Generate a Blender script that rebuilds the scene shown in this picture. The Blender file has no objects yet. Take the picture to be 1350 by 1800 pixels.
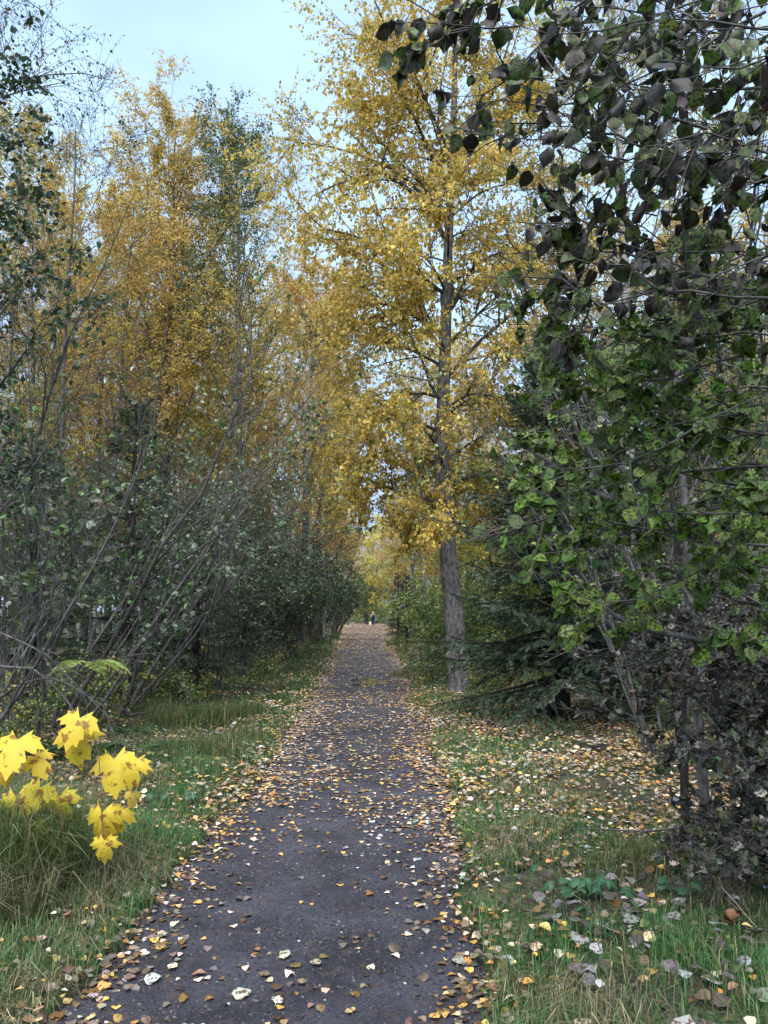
import bpy, math
import numpy as np
from mathutils import Matrix, Vector

R = math.radians
sc = bpy.context.scene
COL = sc.collection
rng = np.random.default_rng(7)

# ------------------------------------------------------------------ camera
CAM_H = 1.6
PITCH = R(7.5)
FPX = 1350.0                      # focal length in photograph pixels (1350 x 1800)
cam_d = bpy.data.cameras.new('camera')
cam = bpy.data.objects.new('camera', cam_d)
COL.objects.link(cam)
cam.location = (0, 0, CAM_H)
cam.rotation_euler = (R(90) + PITCH, 0, 0)
cam_d.sensor_fit = 'VERTICAL'
cam_d.sensor_height = 24
cam_d.lens = 24 * FPX / 1800
cam_d.clip_start = 0.05
cam_d.clip_end = 3000
sc.camera = cam

# ------------------------------------------------------------------ sky, sun, exposure
SUN_EL, SUN_ROT = R(58), R(200)    # high soft sun behind the clouds and behind the camera
w = bpy.data.worlds.new('World')
sc.world = w
w.use_nodes = True
wn, wl = w.node_tree.nodes, w.node_tree.links
wn.clear()
wo = wn.new('ShaderNodeOutputWorld')
bg = wn.new('ShaderNodeBackground')
sky = wn.new('ShaderNodeTexSky')
sky.sky_type = 'NISHITA'
sky.sun_disc = False
sky.sun_elevation = SUN_EL
sky.sun_rotation = SUN_ROT
sky.air_density = 1.0
sky.dust_density = 1.5
tc = wn.new('ShaderNodeTexCoord')
mp = wn.new('ShaderNodeMapping')
mp.inputs['Scale'].default_value = (1.0, 1.0, 1.8)
nz = wn.new('ShaderNodeTexNoise')
nz.inputs['Scale'].default_value = 2.6
nz.inputs['Detail'].default_value = 4
nz.inputs['Roughness'].default_value = 0.45
cr = wn.new('ShaderNodeValToRGB')
cr.color_ramp.elements[0].position = 0.40
cr.color_ramp.elements[0].color = (2.55, 3.6, 5.6, 1)     # thin grey-blue cloud
cr.color_ramp.elements[1].position = 0.60
cr.color_ramp.elements[1].color = (3.4, 4.9, 6.5, 1)      # brighter cloud
mx = wn.new('ShaderNodeMix')
mx.data_type = 'RGBA'
mx.inputs['Factor'].default_value = 0.88
wl.new(tc.outputs['Generated'], mp.inputs['Vector'])
wl.new(mp.outputs['Vector'], nz.inputs['Vector'])
wl.new(nz.outputs['Fac'], cr.inputs['Fac'])
wl.new(sky.outputs['Color'], mx.inputs['A'])
wl.new(cr.outputs['Color'], mx.inputs['B'])
wl.new(mx.outputs['Result'], bg.inputs['Color'])
bg.inputs['Strength'].default_value = 0.05
wl.new(bg.outputs['Background'], wo.inputs['Surface'])

sl = bpy.data.lights.new('sun', 'SUN')
sl.energy = 1.5
sl.angle = R(60)
sl.color = (1.0, 0.975, 0.95)
so = bpy.data.objects.new('sun', sl)
COL.objects.link(so)
# direction TO the sun, behind the camera and slightly left
sd = Vector((-0.25 * math.cos(SUN_EL), -0.95 * math.cos(SUN_EL), math.sin(SUN_EL))).normalized()
so.rotation_euler = sd.to_track_quat('Z', 'Y').to_euler()
sc.view_settings.view_transform = 'Standard'
sc.view_settings.look = 'None'
sc.view_settings.gamma = 1
sc.view_settings.use_curve_mapping = False
sc.view_settings.exposure = 2.27
sc.cycles.max_bounces = 8
sc.cycles.diffuse_bounces = 6
sc.cycles.glossy_bounces = 2
sc.cycles.transmission_bounces = 4
sc.cycles.caustics_reflective = False
sc.cycles.caustics_refractive = False

# ------------------------------------------------------------------ geometry helpers
CP, SP = math.cos(PITCH), math.sin(PITCH)


def at(px, py, Y):
    """world point seen at photograph pixel (px, py) at forward distance Y"""
    a, b = (px - 675) / FPX, (900 - py) / FPX
    dy, dz = CP - b * SP, SP + b * CP
    t = Y / dy
    return np.array([a * t, Y, CAM_H + dz * t])


def ground_at(px, py):
    a, b = (px - 675) / FPX, (900 - py) / FPX
    dy, dz = CP - b * SP, SP + b * CP
    t = -CAM_H / dz
    return np.array([a * t, dy * t, 0.0])


def proj(P):
    P = np.asarray(P)
    q = P - np.array([0, 0, CAM_H])
    d = q[..., 1] * CP + q[..., 2] * SP
    u = -q[..., 1] * SP + q[..., 2] * CP
    return 675 + FPX * q[..., 0] / d, 900 - FPX * u / d, d


def nrm(v):
    return v / (np.linalg.norm(v, axis=-1, keepdims=True) + 1e-9)


def vnoise(x, y, seed=0, f=1.0):
    """smooth value noise, numpy"""
    x, y = np.asarray(x) * f, np.asarray(y) * f
    xi, yi = np.floor(x), np.floor(y)
    fx, fy = x - xi, y - yi
    fx, fy = fx * fx * (3 - 2 * fx), fy * fy * (3 - 2 * fy)

    def hsh(a, b):
        s = np.sin(a * 127.1 + b * 311.7 + seed * 74.7) * 43758.5453
        return s - np.floor(s)
    return ((hsh(xi, yi) * (1 - fx) + hsh(xi + 1, yi) * fx) * (1 - fy)
            + (hsh(xi, yi + 1) * (1 - fx) + hsh(xi + 1, yi + 1) * fx) * fy)


class MB:
    """collects vertices, faces, colours; builds one mesh"""

    def __init__(self):
        self.v, self.f, self.c, self.mi, self.n = [], [], [], [], 0
        self.sm = []

    def add(self, V, F, col=(1, 1, 1), mat=0, smooth=False):
        V = np.asarray(V, dtype=np.float32).reshape(-1, 3)
        F = np.asarray(F, dtype=np.int64)
        self.v.append(V)
        self.f.append(F + self.n)
        col = np.asarray(col, dtype=np.float32)
        if col.ndim == 1:
            col = np.tile(col, (len(V), 1))
        self.c.append(col)
        self.mi.append(np.full(len(F), mat))
        self.sm.append(np.full(len(F), smooth))
        self.n += len(V)
        return self

    def mesh(self, name, mats):
        me = bpy.data.meshes.new(name)
        V = np.concatenate(self.v)
        me.vertices.add(len(V))
        me.vertices.foreach_set('co', V.ravel())
        tot = np.concatenate([np.full(len(f), f.shape[1]) for f in self.f])
        idx = np.concatenate([f.ravel() for f in self.f])
        st = np.concatenate([[0], np.cumsum(tot)[:-1]])
        me.loops.add(len(idx))
        me.loops.foreach_set('vertex_index', idx.astype(np.int32))
        me.polygons.add(len(tot))
        me.polygons.foreach_set('loop_start', st.astype(np.int32))
        me.polygons.foreach_set('loop_total', tot.astype(np.int32))
        me.polygons.foreach_set('material_index', np.concatenate(self.mi).astype(np.int32))
        me.polygons.foreach_set('use_smooth', np.concatenate(self.sm))
        C = np.concatenate(self.c)
        ca = me.color_attributes.new('Col', 'FLOAT_COLOR', 'POINT')
        ca.data.foreach_set('color', np.concatenate([C, np.ones((len(C), 1), np.float32)], 1).astype(np.float32).ravel())
        for m in (mats if isinstance(mats, (list, tuple)) else [mats]):
            me.materials.append(m)
        me.update(calc_edges=True)
        return me

    def obj(self, name, mats, parent=None, loc=None):
        o = bpy.data.objects.new(name, self.mesh(name, mats))
        COL.objects.link(o)
        if parent is not None:
            o.parent = parent
        if loc is not None:
            o.location = loc
        return o


def tag(o, label=None, cat=None, group=None, kind=None):
    if label:
        o['label'] = label
    if cat:
        o['category'] = cat
    if group:
        o['group'] = group
    if kind:
        o['kind'] = kind
    return o


def thing(name, label, cat, loc=(0, 0, 0), group=None):
    o = bpy.data.objects.new(name, None)
    o.empty_display_size = 0.1
    COL.objects.link(o)
    o.location = tuple(loc)
    return tag(o, label, cat, group)


def copy_tree(o, loc, rz=0, s=1.0, label=None, group=None, parent=None):
    c = o.copy()
    COL.objects.link(c)
    if parent is not None:
        c.parent = parent
    else:
        c.location = tuple(loc)
        c.rotation_euler = (0, 0, rz)
        c.scale = (s, s, s)
        if label:
            c['label'] = label
        if group:
            c['group'] = group
    for ch in list(o.children):
        copy_tree(ch, None, parent=c)
    return c


def tubes(P, Rd, sides):
    """P (M,n,3) polylines, Rd (M,n) radii"""
    P = np.asarray(P, float)
    if P.ndim == 2:
        P, Rd = P[None], np.asarray(Rd)[None]
    M, n, _ = P.shape
    T = nrm(np.gradient(P, axis=1))
    mean = np.abs(nrm(P[:, -1] - P[:, 0])[:, 2])
    ref = np.where(mean[:, None] > 0.7, np.array([[1.0, 0, 0]]), np.array([[0, 0, 1.0]]))[:, None, :]
    U = nrm(np.cross(T, np.broadcast_to(ref, T.shape)))
    W = np.cross(T, U)
    a = np.linspace(0, 2 * np.pi, sides, endpoint=False)
    ring = (P[:, :, None] + Rd[:, :, None, None] * (np.cos(a)[None, None, :, None] * U[:, :, None]
                                                    + np.sin(a)[None, None, :, None] * W[:, :, None]))
    base = (np.arange(M) * n * sides)[:, None, None]
    i = np.arange(n - 1)[None, :, None]
    k = np.arange(sides)[None, None, :]
    k2 = (k + 1) % sides
    F = np.stack([base + i * sides + k, base + i * sides + k2, base + (i + 1) * sides + k2, base + (i + 1) * sides + k], -1)
    return ring.reshape(-1, 3), F.reshape(-1, 4)


def grow(S, D, L, n, wig=0.12, grav=0.0, rg=rng):
    S, D, L = np.asarray(S, float), nrm(np.asarray(D, float)), np.asarray(L, float)
    P = [S]
    d, p = D, S
    st = (L / (n - 1))[:, None]
    for i in range(n - 1):
        p = p + d * st
        P.append(p)
        d = nrm(d + rg.normal(0, wig, d.shape) + np.array([0, 0, grav]))
    return np.stack(P, 1)


def along(P, idx, t):
    """points and tangents on polylines P[idx] at parameter t"""
    n = P.shape[1]
    f = np.clip(t, 0, 0.9999) * (n - 1)
    i = f.astype(int)
    fr = (f - i)[:, None]
    a, b = P[idx, i], P[idx, i + 1]
    return a + (b - a) * fr, nrm(b - a)


def spawn(P, k, t0, t1, ang, rg=rng, up=0.0):
    """k side shoots per polyline; returns starts, dirs, t, parent index"""
    M = P.shape[0]
    idx = np.repeat(np.arange(M), k)
    t = rg.uniform(t0, t1, len(idx))
    s, tg = along(P, idx, t)
    rnd = rg.normal(size=s.shape)
    perp = nrm(rnd - (rnd * tg).sum(-1, keepdims=True) * tg)
    a = rg.normal(ang, 10, len(idx))[:, None] * np.pi / 180
    d = nrm(np.cos(a) * tg + np.sin(a) * perp + np.array([0, 0, up]))
    return s, d, t, idx


# leaf templates: y = base to tip, z = normal, unit length
LEAF4 = (np.array([[0, 0, 0], [.36, .42, .10], [0, 1, 0], [-.36, .42, .10]]),
         np.array([[0, 1, 2], [0, 2, 3]]))
LEAF6 = (np.array([[0, 0, 0], [.37, .28, .10], [.26, .68, .07], [0, 1, -.08], [-.26, .68, .07], [-.37, .28, .10]]),
         np.array([[0, 1, 2, 3], [0, 3, 4, 5]]))
BIRCH7 = (np.array([[0, 0, 0], [.22, .05, .05], [.42, .33, .10], [.2, .72, .03], [0, 1, -.06], [-.2, .72, .03], [-.42, .33, .1], [-.22, .05, .05]]),
          np.array([[0, 1, 2, 3], [0, 3, 4, 4], [0, 4, 5, 5], [0, 5, 6, 7]]))


def round_template(rows=5, wid=.44, fold=.25, droop=.35, seed=1):
    V, F = [], []
    for i in range(rows):
        t = i / (rows - 1)
        wd_ = wid * math.sin(math.pi * min(1, t * .93 + .05) ** .8) ** .7 if 0 < i < rows - 1 else .02
        for s in (-1, 0, 1):
            V.append([s * wd_, t - .03 * abs(s), fold * wd_ * abs(s) - droop * t * t * .4 + .03 * math.sin(7 * t + 3 * s + seed)])
    for i in range(rows - 1):
        for j in range(2):
            a = i * 3 + j
            F.append([a, a + 1, a + 4, a + 3])
    return np.array(V), np.array(F)


ROUND = round_template()
ROUND2 = round_template(6, .42, .5, .9, 4)
CURLED = round_template(6, .30, 1.3, 1.7, 2)
CURLED2 = round_template(6, .26, -1.2, -1.3, 3)


def spray_template(k=9, seed=3):
    g = np.random.default_rng(seed)
    V, F = [], []
    for i in range(k):
        y = 0.8 * i / k
        for s in (-1, 1):
            a = g.uniform(0.5, 1.0)
            l = g.uniform(.20, .30)
            b = len(V)
            z = g.uniform(-.12, .12)
            V += [[0, y, 0], [0.012, y + .09, 0], [s * math.sin(a) * l, y + math.cos(a) * l, z]]
            F += [[b, b + 1, b + 2]]
    b = len(V)
    V += [[-.012, 0, 0], [.012, 0, 0], [0, 1.05, 0]]
    F += [[b, b + 1, b + 2]]
    return np.array(V), np.array(F)


SPRAY = spray_template()
SPRAY_S = spray_template(5, 5)


def place(tmpl, P, A, N, S, W=None):
    """instances of a template: positions, axes, normals, sizes -> V, F"""
    TV, TF = tmpl
    A = nrm(A)
    X = nrm(np.cross(A, N))
    Z = np.cross(X, A)
    S = np.asarray(S)[:, None, None]
    W = S if W is None else S * np.asarray(W)[:, None, None]
    t = TV[None]
    V = (P[:, None] + W * t[..., 0:1] * X[:, None] + S * t[..., 1:2] * A[:, None] + W * t[..., 2:3] * Z[:, None])
    F = (np.arange(len(P)) * len(TV))[:, None, None] + TF[None]
    return V.reshape(-1, 3), F.reshape(-1, TF.shape[1])


def mat4(p, a, n, s, w=1.0):
    a = nrm(a)
    x = nrm(np.cross(a, n))
    z = np.cross(x, a)
    return Matrix(((x[0] * s * w, a[0] * s, z[0] * s, p[0]), (x[1] * s * w, a[1] * s, z[1] * s, p[1]),
                   (x[2] * s * w, a[2] * s, z[2] * s, p[2]), (0, 0, 0, 1)))


def pal(n, cols, wts=None, jit=0.18, rg=rng):
    cols = np.array(cols, float)
    wts = np.ones(len(cols)) if wts is None else np.array(wts, float)
    i = rg.choice(len(cols), n, p=wts / wts.sum())
    c = cols[i] * np.exp(rg.normal(0, jit, (n, 1))) * np.exp(rg.normal(0, jit * .3, (n, 3)))
    return np.clip(c, 0.004, 0.9)


def rep(c, tmpl):
    return np.repeat(c, len(tmpl[0]), axis=0)


# ------------------------------------------------------------------ materials
def new_mat(name):
    m = bpy.data.materials.new(name)
    m.use_nodes = True
    nt = m.node_tree
    nt.nodes.clear()
    out = nt.nodes.new('ShaderNodeOutputMaterial')
    return m, nt.nodes, nt.links, out


def leaf_mat(name, src, rough=0.5, trans=0.35, spots=0.0, spot_col=(0.05, 0.028, 0.012), spot_scale=60, spec=0.35, back=None):
    m, n, l, out = new_mat(name)
    if src == 'object':
        c = n.new('ShaderNodeObjectInfo').outputs['Color']
    else:
        a = n.new('ShaderNodeAttribute')
        a.attribute_name = 'Col'
        c = a.outputs['Color']
    tcn = n.new('ShaderNodeTexCoord')
    if spots > 0:
        nz = n.new('ShaderNodeTexNoise')
        nz.inputs['Scale'].default_value = spot_scale
        nz.inputs['Detail'].default_value = 3
        l.new(tcn.outputs['Object'], nz.inputs['Vector'])
        if src == 'object':
            oi = n.new('ShaderNodeObjectInfo')
            ad = n.new('ShaderNodeVectorMath')
            ad.operation = 'ADD'
            l.new(tcn.outputs['Object'], ad.inputs[0])
            l.new(oi.outputs['Random'], ad.inputs[1])
            l.new(ad.outputs[0], nz.inputs['Vector'])
        rp = n.new('ShaderNodeMapRange')
        rp.inputs['From Min'].default_value = 0.60 - spots * 0.25
        rp.inputs['From Max'].default_value = 0.66 - spots * 0.18
        l.new(nz.outputs['Fac'], rp.inputs['Value'])
        mx = n.new('ShaderNodeMix')
        mx.data_type = 'RGBA'
        l.new(rp.outputs['Result'], mx.inputs['Factor'])
        l.new(c, mx.inputs['A'])
        mx.inputs['B'].default_value = (*spot_col, 1)
        c = mx.outputs['Result']
    if back:
        g = n.new('ShaderNodeNewGeometry')
        mb = n.new('ShaderNodeMix')
        mb.data_type = 'RGBA'
        l.new(g.outputs['Backfacing'], mb.inputs['Factor'])
        l.new(c, mb.inputs['A'])
        hs = n.new('ShaderNodeMix')
        hs.data_type = 'RGBA'
        hs.inputs['Factor'].default_value = 0.5
        l.new(c, hs.inputs['A'])
        hs.inputs['B'].default_value = (*back, 1)
        l.new(hs.outputs['Result'], mb.inputs['B'])
        c = mb.outputs['Result']
    p = n.new('ShaderNodeBsdfPrincipled')
    p.inputs['Roughness'].default_value = rough
    p.inputs['Specular IOR Level'].default_value = spec
    l.new(c, p.inputs['Base Color'])
    if src == 'object':   # veins and puckering on the near leaves
        sp = n.new('ShaderNodeSeparateXYZ')
        l.new(tcn.outputs['Object'], sp.inputs[0])
        ab = n.new('ShaderNodeMath'); ab.operation = 'ABSOLUTE'
        l.new(sp.outputs['X'], ab.inputs[0])
        ma = n.new('ShaderNodeMath'); ma.operation = 'MULTIPLY_ADD'
        l.new(ab.outputs[0], ma.inputs[0]); ma.inputs[1].default_value = -.7
        l.new(sp.outputs['Y'], ma.inputs[2])
        mb_ = n.new('ShaderNodeMath'); mb_.operation = 'MULTIPLY'
        l.new(ma.outputs[0], mb_.inputs[0]); mb_.inputs[1].default_value = 52
        wv = n.new('ShaderNodeMath'); wv.operation = 'SINE'
        l.new(mb_.outputs[0], wv.inputs[0])
        bp = n.new('ShaderNodeBump')
        bp.inputs['Strength'].default_value = 0.08
        bp.inputs['Distance'].default_value = 0.003
        l.new(wv.outputs[0], bp.inputs['Height'])
        l.new(bp.outputs['Normal'], p.inputs['Normal'])
    t = n.new('ShaderNodeBsdfTranslucent')
    l.new(c, t.inputs['Color'])
    s = n.new('ShaderNodeMixShader')
    s.inputs['Fac'].default_value = trans
    l.new(p.outputs[0], s.inputs[1])
    l.new(t.outputs[0], s.inputs[2])
    l.new(s.outputs[0], out.inputs['Surface'])
    return m


def bark_mat(name, c1, c2, scale=(9, 9, 1.6), sc_=3.0, lo=0.35, hi=0.65, bump=0.5, rough=0.85, bands=None, moss=False):
    m, n, l, out = new_mat(name)
    tcn = n.new('ShaderNodeTexCoord')
    mp = n.new('ShaderNodeMapping')
    mp.inputs['Scale'].default_value = scale
    l.new(tcn.outputs['Object'], mp.inputs['Vector'])
    nz = n.new('ShaderNodeTexNoise')
    nz.inputs['Scale'].default_value = sc_
    nz.inputs['Detail'].default_value = 8
    nz.inputs['Roughness'].default_value = 0.65
    l.new(mp.outputs['Vector'], nz.inputs['Vector'])
    cr = n.new('ShaderNodeValToRGB')
    cr.color_ramp.elements[0].position = lo
    cr.color_ramp.elements[0].color = (*c1, 1)
    cr.color_ramp.elements[1].position = hi
    cr.color_ramp.elements[1].color = (*c2, 1)
    l.new(nz.outputs['Fac'], cr.inputs['Fac'])
    c = cr.outputs['Color']
    big = n.new('ShaderNodeTexNoise')
    big.inputs['Scale'].default_value = 1.3
    big.inputs['Detail'].default_value = 3
    l.new(tcn.outputs['Object'], big.inputs['Vector'])
    mr = n.new('ShaderNodeMapRange')
    mr.inputs['From Min'].default_value = 0.3
    mr.inputs['From Max'].default_value = 0.7
    mr.inputs['To Min'].default_value = 0.65
    mr.inputs['To Max'].default_value = 1.2
    l.new(big.outputs['Fac'], mr.inputs['Value'])
    mu = n.new('ShaderNodeMix')
    mu.data_type = 'RGBA'
    mu.blend_type = 'MULTIPLY'
    mu.inputs['Factor'].default_value = 1
    l.new(c, mu.inputs['A'])
    l.new(mr.outputs['Result'], mu.inputs['B'])
    c = mu.outputs['Result']
    if bands:
        mp2 = n.new('ShaderNodeMapping')
        mp2.inputs['Scale'].default_value = (3, 3, 14)
        l.new(tcn.outputs['Object'], mp2.inputs['Vector'])
        n2 = n.new('ShaderNodeTexNoise')
        n2.inputs['Scale'].default_value = 1.6
        n2.inputs['Detail'].default_value = 4
        l.new(mp2.outputs['Vector'], n2.inputs['Vector'])
        r2 = n.new('ShaderNodeMapRange')
        r2.inputs['From Min'].default_value = 0.56
        r2.inputs['From Max'].default_value = 0.62
        l.new(n2.outputs['Fac'], r2.inputs['Value'])
        m2 = n.new('ShaderNodeMix')
        m2.data_type = 'RGBA'
        l.new(r2.outputs['Result'], m2.inputs['Factor'])
        l.new(c, m2.inputs['A'])
        m2.inputs['B'].default_value = (*bands, 1)
        c = m2.outputs['Result']
    if moss:
        sx = n.new('ShaderNodeSeparateXYZ')
        l.new(tcn.outputs['Object'], sx.inputs[0])
        ma = n.new('ShaderNodeMath')
        ma.operation = 'MULTIPLY_ADD'
        l.new(sx.outputs['Z'], ma.inputs[0])
        ma.inputs[1].default_value = -1.1
        l.new(nz.outputs['Fac'], ma.inputs[2])
        ma2 = n.new('ShaderNodeMath')
        ma2.operation = 'MULTIPLY_ADD'
        l.new(sx.outputs['X'], ma2.inputs[0])
        ma2.inputs[1].default_value = 1.6
        l.new(ma.outputs[0], ma2.inputs[2])
        r2 = n.new('ShaderNodeMapRange')
        r2.inputs['From Min'].default_value = 0.25
        r2.inputs['From Max'].default_value = 0.5
        l.new(ma2.outputs[0], r2.inputs['Value'])
        m2 = n.new('ShaderNodeMix')
        m2.data_type = 'RGBA'
        l.new(r2.outputs['Result'], m2.inputs['Factor'])
        l.new(c, m2.inputs['A'])
        m2.inputs['B'].default_value = (0.045, 0.07, 0.018, 1)
        c = m2.outputs['Result']
    p = n.new('ShaderNodeBsdfPrincipled')
    p.inputs['Roughness'].default_value = rough
    p.inputs['Specular IOR Level'].default_value = 0.25
    l.new(c, p.inputs['Base Color'])
    bp = n.new('ShaderNodeBump')
    bp.inputs['Strength'].default_value = bump
    bp.inputs['Distance'].default_value = 0.03
    l.new(nz.outputs['Fac'], bp.inputs['Height'])
    l.new(bp.outputs['Normal'], p.inputs['Normal'])
    l.new(p.outputs[0], out.inputs['Surface'])
    return m


def plain_mat(name, c, rough=0.8, var=0.25, scale=20, spec=0.3):
    m, n, l, out = new_mat(name)
    tcn = n.new('ShaderNodeTexCoord')
    nz = n.new('ShaderNodeTexNoise')
    nz.inputs['Scale'].default_value = scale
    nz.inputs['Detail'].default_value = 4
    l.new(tcn.outputs['Object'], nz.inputs['Vector'])
    cr = n.new('ShaderNodeValToRGB')
    cr.color_ramp.elements[0].position = 0.3
    cr.color_ramp.elements[0].color = (*[x * (1 - var) for x in c], 1)
    cr.color_ramp.elements[1].position = 0.7
    cr.color_ramp.elements[1].color = (*[min(1, x * (1 + var)) for x in c], 1)
    l.new(nz.outputs['Fac'], cr.inputs['Fac'])
    p = n.new('ShaderNodeBsdfPrincipled')
    p.inputs['Roughness'].default_value = rough
    p.inputs['Specular IOR Level'].default_value = spec
    l.new(cr.outputs['Color'], p.inputs['Base Color'])
    l.new(p.outputs[0], out.inputs['Surface'])
    return m


M_LEAF = leaf_mat('tree_leaf', 'attr', rough=0.45, trans=0.5)
M_GREENLEAF = leaf_mat('green_leaf', 'attr', rough=0.33, trans=0.28, spec=0.6)
M_LEAFOBJ = leaf_mat('single_leaf', 'object', rough=0.5, trans=0.35)
M_ALDERLEAF = leaf_mat('spotted_alder_leaf', 'object', rough=0.5, trans=0.3, spots=0.5, spot_col=(.035, .022, .012), spot_scale=7, back=(.16, .17, .12))
M_DEADLEAF = leaf_mat('dead_alder_leaf', 'object', rough=0.6, trans=0.12, spots=0.5, spot_col=(.02, .014, .012), spot_scale=4, back=(.10, .10, .085))
M_FALLEN = leaf_mat('fallen_leaf', 'object', rough=0.5, trans=0.1, spots=0.35, spot_col=(.10, .05, .025), spot_scale=5, spec=0.4)
M_MAPLE = leaf_mat('maple_leaf', 'object', rough=0.55, trans=0.4, spots=0.12, spot_col=(.30, .15, .03), spot_scale=5)
M_LITTER = leaf_mat('leaf_litter', 'attr', rough=0.5, trans=0.08, spec=0.35)
M_GRASS = leaf_mat('grass_blade', 'attr', rough=0.45, trans=0.3, spec=0.35)
M_ALDSTUFF = leaf_mat('alder_foliage', 'attr', rough=0.5, trans=0.25, spots=0.45, spot_col=(.03, .022, .012), spot_scale=75, spec=.35)
M_NEEDLE = leaf_mat('spruce_needle', 'attr', rough=0.5, trans=0.1, spec=0.3)
M_POPLAR = bark_mat('poplar_bark', (.04, .037, .036), (.25, .235, .225), scale=(11, 11, 4.5), sc_=2.0, lo=.34, hi=.66, bump=.9, moss=True)
M_GREYBARK = bark_mat('grey_bark', (.05, .045, .042), (.17, .155, .145), bump=.4)
M_PALEBARK = bark_mat('pale_bark', (.16, .15, .14), (.42, .40, .37), scale=(3, 3, 1), bump=.15, bands=(.05, .045, .04))
M_TWIG = bark_mat('twig_bark', (.035, .031, .029), (.12, .108, .10), bump=.2)
M_ALDERBARK = bark_mat('alder_bark', (.04, .037, .035), (.155, .145, .14), scale=(8, 8, 3), bump=.3)
M_DARKBARK = bark_mat('dark_bark', (.008, .007, .006), (.04, .033, .028), bump=.8)
M_REDSTEM = plain_mat('reddish_stem', (.20, .10, .07), 0.5)
M_PUDDLE = plain_mat('puddle_water', (.03, .03, .035), 0.04, spec=0.6)

# colours (linear albedo)
YEL = [(.65, .49, .11), (.73, .57, .16), (.56, .42, .09), (.46, .40, .10), (.64, .43, .09)]
ORA = [(.62, .39, .14), (.67, .44, .17), (.52, .31, .11), (.64, .49, .16)]  # oranges paled, distance haze painted into the leaf colour
YGR = [(.36, .38, .08), (.48, .44, .09), (.26, .32, .07)]
GRN = [(.05, .095, .03), (.065, .12, .04), (.04, .075, .03), (.085, .14, .045)]
DGR = [(.03, .055, .026), (.045, .07, .035), (.065, .08, .045)]
SPR = [(.034, .062, .036), (.048, .085, .045), (.065, .10, .05)]

# ------------------------------------------------------------------ ground and path
_edge = [(1800, 70, 855), (1700, 160, 838), (1600, 258, 817), (1500, 340, 800), (1400, 430, 785), (1300, 505, 762),
         (1250, 532, 742), (1200, 565, 716), (1150, 588, 697), (1120, 597, 688), (1105, 606, 681), (1095, 622, 672)]
_EY = np.array([ground_at(0, e[0])[1] for e in _edge])
_EL = np.array([ground_at(e[1], e[0])[0] for e in _edge])
_ER = np.array([ground_at(e[2], e[0])[0] for e in _edge])


def pl(y):
    y = np.asarray(y, float)
    return np.interp(y, _EY, _EL) + (vnoise(y, y * 0, 3, 1.3) - .5) * .18 + (vnoise(y, y * 0, 4, 5) - .5) * .08


def pr(y):
    y = np.asarray(y, float)
    return np.interp(y, _EY, _ER) + (vnoise(y, y * 0, 5, 1.1) - .5) * .18 + (vnoise(y, y * 0, 6, 4.5) - .5) * .08


def out_of_path(x, y):
    """metres outside the path edge (negative on it)"""
    return np.maximum(pl(y) - x, x - pr(y))


def h(x, y):
    x, y = np.asarray(x, float), np.asarray(y, float)
    o = out_of_path(x, y)
    s = np.clip(o / 0.5, 0, 1)
    s = s * s * (3 - 2 * s)
    z = s * (0.03 + 0.06 * vnoise(x, y, 1, 1.7) + 0.03 * vnoise(x, y, 2, 5))
    z = z + np.clip((o - 1.5) / 6, 0, 1) * 0.25 * vnoise(x, y, 8, .35)
    return z + np.where(y < 90, 0, (y - 90) * 0.002)


def hp(x, y):
    """path surface"""
    z = 0.012 * (vnoise(x, y, 11, 2.3) - .5) + 0.014 * (vnoise(x, y, 12, 9) - .5) + 0.012 * (vnoise(x, y, 13, 26) - .5) + .018 * np.clip(vnoise(x, y, 16, 17) - .78, 0, 1) * 3
    # muddy churned patch left of the centre
    m = np.exp(-(((x + .75) / .35) ** 2 + ((y - 8.6) / 1.1) ** 2))
    return z + m * (0.08 * (vnoise(x, y, 14, 8) - .5) + .02 * (vnoise(x, y, 15, 20) - .5)) + 0.008


def surf(x, y):
    return np.where(out_of_path(x, y) < 0, hp(x, y) + np.where(y < 90, 0, (y - 90) * .002), h(x, y))


def grid(xs, ys, zf):
    X, Y = np.meshgrid(xs, ys)
    V = np.stack([X, Y, zf(X, Y)], -1).reshape(-1, 3)
    nx, ny = len(xs), len(ys)
    i, j = np.meshgrid(np.arange(nx - 1), np.arange(ny - 1))
    a = (j * nx + i).ravel()
    return V, np.stack([a, a + 1, a + nx + 1, a + nx], -1)


def gz(x, y):
    o = out_of_path(x, y)
    return h(x, y) - np.where(o < 0.03, 0.05, 0.0)


xs = np.concatenate([[-600, -250, -120, -70, -45, -30, -22], np.linspace(-16, -5, 23)[:-1], np.linspace(-5, 5, 201),
                     np.linspace(5, 16, 23)[1:], [22, 30, 45, 70, 120, 250, 600]])
ys = np.concatenate([[-60, -20, -5], np.linspace(0, 16, 260), np.linspace(16, 40, 120)[1:], np.linspace(40, 130, 120)[1:],
                     [160, 220, 350, 600, 1200]])
mb = MB()
V, F = grid(xs, ys, gz)
mb.add(V, F, smooth=True)
m, n, l, out = new_mat('forest_soil')
tcn = n.new('ShaderNodeTexCoord')
n1 = n.new('ShaderNodeTexNoise'); n1.inputs['Scale'].default_value = 3.5; n1.inputs['Detail'].default_value = 8
n2 = n.new('ShaderNodeTexNoise'); n2.inputs['Scale'].default_value = 40; n2.inputs['Detail'].default_value = 6
l.new(tcn.outputs['Object'], n1.inputs['Vector']); l.new(tcn.outputs['Object'], n2.inputs['Vector'])
c1 = n.new('ShaderNodeValToRGB')
c1.color_ramp.elements[0].position = .35; c1.color_ramp.elements[0].color = (.035, .028, .020, 1)
c1.color_ramp.elements[1].position = .65; c1.color_ramp.elements[1].color = (.055, .075, .032, 1)
c2 = n.new('ShaderNodeValToRGB')
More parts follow.
